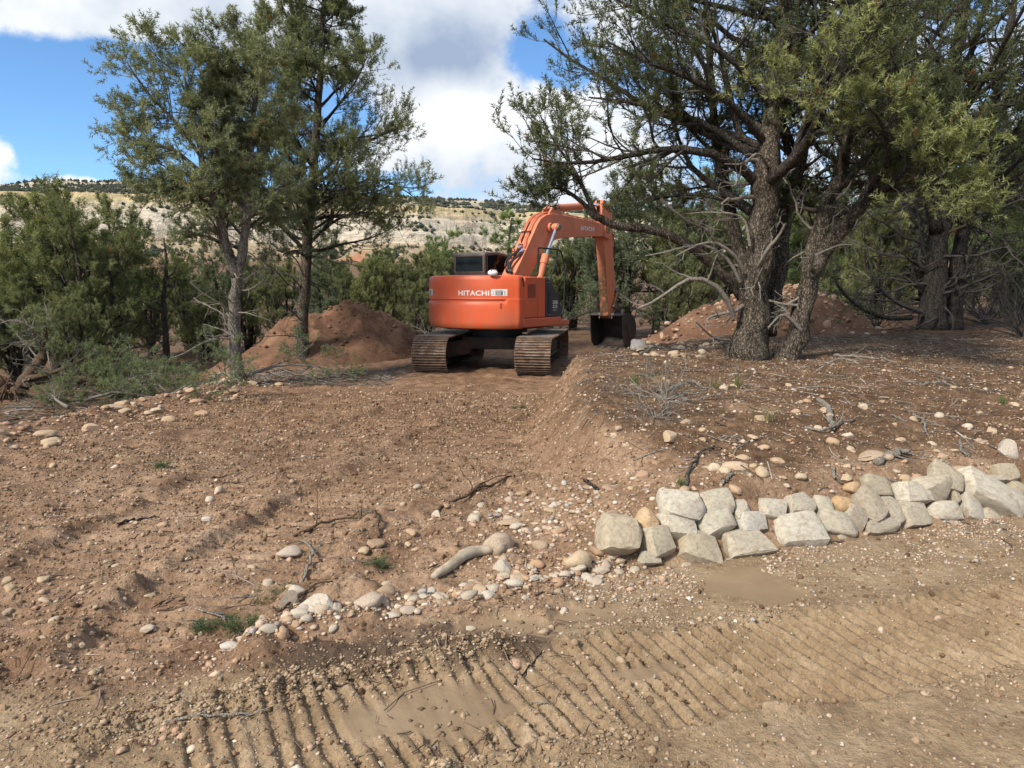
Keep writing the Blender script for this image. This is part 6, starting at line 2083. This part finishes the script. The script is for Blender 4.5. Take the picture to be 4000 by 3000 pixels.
n = 5500
X = rs.uniform(.6, 9.5, n); Y = rs.uniform(4.3, 14, n)
keep = (bank_mask(X, Y) > .8) & (np.abs(X) < Y * .8) & (rs.random(n) < .45 + .06 * (Y - 4))
litter('twig_litter', X[keep], Y[keep], 'fine dead twigs and needles littering the bank under the pinyons')
n = 2600
X = rs.uniform(-10.5, -5.9, n); Y = rs.uniform(7.5, 18, n)
litter('twig_litter', X, Y, 'fallen twigs littering the ground left of the driveway', .25, .006, ((.14, .11, .085), (.22, .19, .16), (.32, .29, .25), (.07, .09, .05)))
n = 900
Y = rs.uniform(14.3, 17.2, n); X = rs.uniform(-6.2, -2.6, n)
litter('twig_litter', X, Y, 'grey twigs strewn at the foot of the two left pinyons', .3, .006, ((.20, .17, .14), (.32, .29, .25), (.12, .10, .08)))
n = 700
Y = 2.3 + 8 * rs.random(n) ** 1.4; X = rs.uniform(-4.5, .3, n)
litter('twig_litter', X, Y, 'bits of root and twig churned into the driveway', .09, .003, ((.10, .065, .045), (.19, .13, .09), (.30, .24, .19)))


def dead_bush(loc, size, n, mat, label, seed, spread=1.0, rad=.008):
    r = np.random.default_rng(seed)
    a = r.uniform(0, 6.28, n); e = r.uniform(.15, 1.25, n)
    d = np.stack([np.cos(a) * np.cos(e) * spread, np.sin(a) * np.cos(e) * spread, np.sin(e)], -1)
    P = np.zeros((n, 7, 3)); dd = d.copy()
    L = size * r.uniform(.6, 1.2, n)
    for k in range(1, 7):
        dd = nrm(dd + .22 * r.normal(size=dd.shape))
        P[:, k] = P[:, k - 1] + dd * (L / 6)[:, None]
    R_ = rad * np.linspace(1, .4, 7)[None] * r.uniform(.6, 1.2, (n, 1))
    P2, R2, _, _ = spawn(P, R_, 5, .2, 1, .42, 45, r, 5, 0, 0, .25, .6, .0022, .5)
    P3, R3, _, _ = spawn(P2, R2, 3, .2, 1, .45, 45, r, 4, 0, 0, .25, .6, .0018, .6)
    root = empty('dead_bush', loc)
    V, F = tubes(P, R_, 5)
    obj('stems', mesh('stems', V, F, M[mat], True), root)['kind'] = 'stuff'
    V, F = join([tubes(P2, R2, 3), tubes(P3, R3, 3)])
    obj('twigs', mesh('twigs', V, F, M[mat], True), root)['kind'] = 'stuff'
    tag(root, label, 'bush')
    return root


dead_bush(ground_at(2600, 1560), .55, 16, 'dead', 'low tangle of bare grey twigs on the left part of the bank', 801, 1.4, .007)
dead_bush(ground_at(2560, 1640), .38, 12, 'dead', 'smaller tangle of grey twigs just below the larger one', 802, 1.4, .006)
dead_bush(ground_at(510, 1440), 1.3, 26, 'dead', 'pale grey dead bush in the thicket left of the slim dark pinyon', 803, 1.1, .016)
dead_bush(ground_at(330, 1480), 1.1, 18, 'dead', 'grey dead brush between the fallen tree and the pale dead bush', 804, 1.2, .014)
dead_bush(ground_at(1690, 1360), 1.3, 20, 'dead', 'grey leafless bush beside the left flank of the excavator', 805, 1.0, .014)
dead_bush(ground_at(2320, 1300), 1.5, 20, 'twig', 'thin leafless bush behind the excavator arm', 806, .8, .012)
dead_bush(ground_at(2180, 1320), 1.4, 18, 'twig', 'thin leafless bush behind the right track', 807, .8, .012)
dead_bush(ground_at(3850, 1270), 1.7, 30, 'twig', 'tangled grey brush right of the dark-trunked pinyon', 808, 1.1, .014)
dead_bush(ground_at(3430, 1290), 1.5, 26, 'twig', 'tangled grey brush between the two right-hand pinyons', 809, 1.1, .014)
dead_bush(ground_at(3990, 1320), 1.4, 26, 'twig', 'tangled bare brush at the right edge of the picture', 810, 1.1, .014)

# ------------------------------------------------------------------ the uprooted tree and cut boughs on the left
b6 = ground_at(70, 1560)


def T6(px, py, dy=0.0):
    return rel(px, py, b6[1] + dy, b6)


ft = build_tree('fallen_tree', b6, [([T6(-40, 1600), T6(60, 1540), T6(120, 1460), T6(165, 1390), T6(185, 1340)], .17, .09), ([T6(95, 1500), T6(190, 1480, -.1), T6(300, 1475, -.2), T6(400, 1490, -.3), T6(450, 1530, -.4)], .085, .03),
                                       ([T6(110, 1480, -.1), T6(220, 1450, -.3), T6(330, 1400, -.5)], .06, .02), ([T6(80, 1530, -.2), T6(170, 1545, -.5), T6(285, 1540, -.8)], .05, .02), ([T6(60, 1550, -.2), T6(150, 1580, -.5), T6(210, 1640, -.7)], .05, .02)], r,
                [dict(n=4, t0=.7, t1=1, L=.9, ang=60, lift=.1), dict(n=7, t0=.55, t1=1, L=.7, ang=60, lift=-.3), dict(n=5, t0=.6, t1=1, L=.7, ang=60, lift=.1), dict(n=4, t0=.6, t1=1, L=.6, ang=55, lift=-.3), dict(n=4, t0=.6, t1=1, L=.6, ang=60, lift=-.3)],
                dict(n2=6, n3=5, m=2, nn=13, Ln=.06, Wn=.012, tl=.12, c0=(.13, .155, .09), c1=(.25, .27, .15), twig='dead', dn2=5, dn3=4, upb=0, lift2=0, lift3=0),
                extra_dead=[dict(pts=[T6(180, 1350), T6(140, 1290, -.2), T6(60, 1250, -.3), T6(-20, 1270, -.4)], r=.03), dict(pts=[T6(180, 1340), T6(210, 1280, -.1), T6(170, 1200, -.2)], r=.025), dict(stem=0, n=12, t0=.4, t1=1, L=1.1, rmax=.022), dict(stem=1, n=9, t0=.2, t1=1, L=.7, rmax=.018), dict(stem=2, n=8, t0=.2, t1=1, L=.8, rmax=.018)], bark='root')
tag(ft, 'uprooted pinyon lying on its side at the left edge, brown trunk and broken limbs', 'fallen tree')
V, F = ICO[3]
V = V * [.55, .5, .55]
V = V + .25 * np.stack([fbm(V[:, 0] * 3 + 4, V[:, 1] * 3 + V[:, 2] * 2, 4, 831 + k) for k in range(3)], -1)
obj('root_ball', mesh('root_ball', V + T6(-60, 1560), F, M['red'], True), ft)
for k in range(9):
    a = rs.uniform(0, 6.28)
    P = spline([T6(-40, 1560), T6(-10 + rs.uniform(-40, 60), 1540 + rs.uniform(-90, 90), -.45), T6(20 + rs.uniform(-60, 70), 1540 + rs.uniform(-120, 110), -.6)], 8)
    V, F = tubes(P, np.linspace(.035, .012, 8), 6, True)
    obj('torn_root', mesh('torn_root', V, F, M['root'], True), ft)


def proto_bough(seed, L, name='cut_bough', nn=9, Ln=.06, Wn=.010, c0=(.13, .16, .095), c1=(.25, .28, .16), n1=12):
    r = np.random.default_rng(seed)
    st = [([(0, 0, .05), (L * .35, .06 * L, .12 * L), (L * .7, -.03 * L, .11 * L), (L, .05 * L, .03 * L)], .02 * L, .005 * L)]
    return build_tree(name, (0, 0, 0), st, r, [dict(n=n1, t0=.2, t1=1, L=L * .42, ang=48, lift=.0)],
                      dict(n2=4, n3=3, m=2, nn=nn + 4, Ln=Ln, Wn=Wn, tl=.11 * (Ln / .06), c0=c0, c1=c1, upb=.1, lift2=.0, lift3=.05, twig='dead', limb_bark='dead'), bark='dead')


bough = [proto_bough(861, 1.7), proto_bough(862, 1.4)]
first = [True, True]
for k, (px, py) in enumerate([(330, 1600), (420, 1580), (520, 1550), (620, 1540), (270, 1630), (480, 1520), (820, 1515), (680, 1505), (960, 1490)]):
    j = k % 2
    o = bough[j]
    if not first[j]:
        o = copy_tree(o)
    first[j] = False
    p = ground_at(px, py)
    o.location = p + [0, 0, rs.uniform(0, .12)]
    o.rotation_euler = (rs.uniform(-.3, .3), rs.uniform(-.15, .15), rs.uniform(0, 6.28))
    s = rs.uniform(.7, 1.15)
    o.scale = (s, s, s)
    tag(o, 'cut green pinyon bough in the brush heap along the left of the driveway', 'bough', 'cut boughs left of the driveway')
sp = proto_bough(871, .26, 'pine_sprig', 9, .045, .0035, (.065, .105, .055), (.13, .18, .09), 4)
for k, (px, py, s, lab) in enumerate([(770, 2400, 1.0, 'green pine sprig left of the row of white stones'), (900, 2350, .9, 'second green pine sprig, nearer the pointed white stone'), (1370, 2240, .6, 'small green pine sprig below the long white cobble'), (1380, 2005, .8, 'green pine sprig behind the long brown root'),
                                      (2470, 1470, .9, 'green sprig at the left edge of the bank near the right track'), (1990, 1600, .8, 'green sprig at the foot of the cut bank'), (570, 1830, .7, 'green sprig on the upper left of the driveway'), (700, 2440, .5, 'small green sprig at the lower end of the left sprigs')]):
    o = sp if k == 0 else copy_tree(sp)
    p = ground_at(px, py)
    o.location = p + [0, 0, .01]
    o.rotation_euler = (rs.uniform(-.2, .2), 0, rs.uniform(-.3, .9))
    o.scale = (s, s, s)
    tag(o, lab, 'pine sprig', 'pine sprigs on bare earth')


def grass(px, py, s, label, c0, c1):
    p = ground_at(px, py)
    n = 60
    a = rs.uniform(0, 6.28, n); L = s * rs.uniform(.5, 1.2, n); le = rs.uniform(.1, .9, n)
    b0 = np.c_[rs.normal(size=(n, 2)) * s * .15, np.zeros(n)]
    tip = b0 + np.c_[np.cos(a) * le * L, np.sin(a) * le * L, L * np.sqrt(1 - le ** 2 * .8)]
    w_ = np.c_[-np.sin(a), np.cos(a), np.zeros(n)] * s * .02
    V = np.stack([b0 - w_, b0 + w_, tip], 1).reshape(-1, 3)
    g = rs.random((n, 1))
    c = np.repeat(np.array(c0) * (1 - g) + np.array(c1) * g, 3, 0)
    tag(obj('grass_tuft', mesh('grass_tuft', V, np.arange(3 * n).reshape(-1, 3), M['leaf'], False, c), None, p), label, 'grass')


grass(2790, 1520, .16, 'dry grass tuft beside a tan stone at the top of the bank', (.2, .17, .09), (.32, .27, .15))
grass(2880, 1510, .14, 'greenish grass tuft right of the dry tuft on the bank', (.12, .14, .05), (.26, .24, .12))
grass(2480, 1500, .15, 'green grass tuft near the left rim of the bank', (.10, .14, .05), (.2, .22, .1))
grass(3910, 1590, .12, 'small green grass tuft on the right part of the bank', (.10, .14, .05), (.2, .22, .1))
grass(2660, 1880, .09, 'tiny green tuft on the lower bank above the wall', (.09, .14, .05), (.16, .22, .09))
grass(3000, 1660, .14, 'pale dry tuft in the middle of the bank', (.22, .19, .11), (.32, .28, .17))
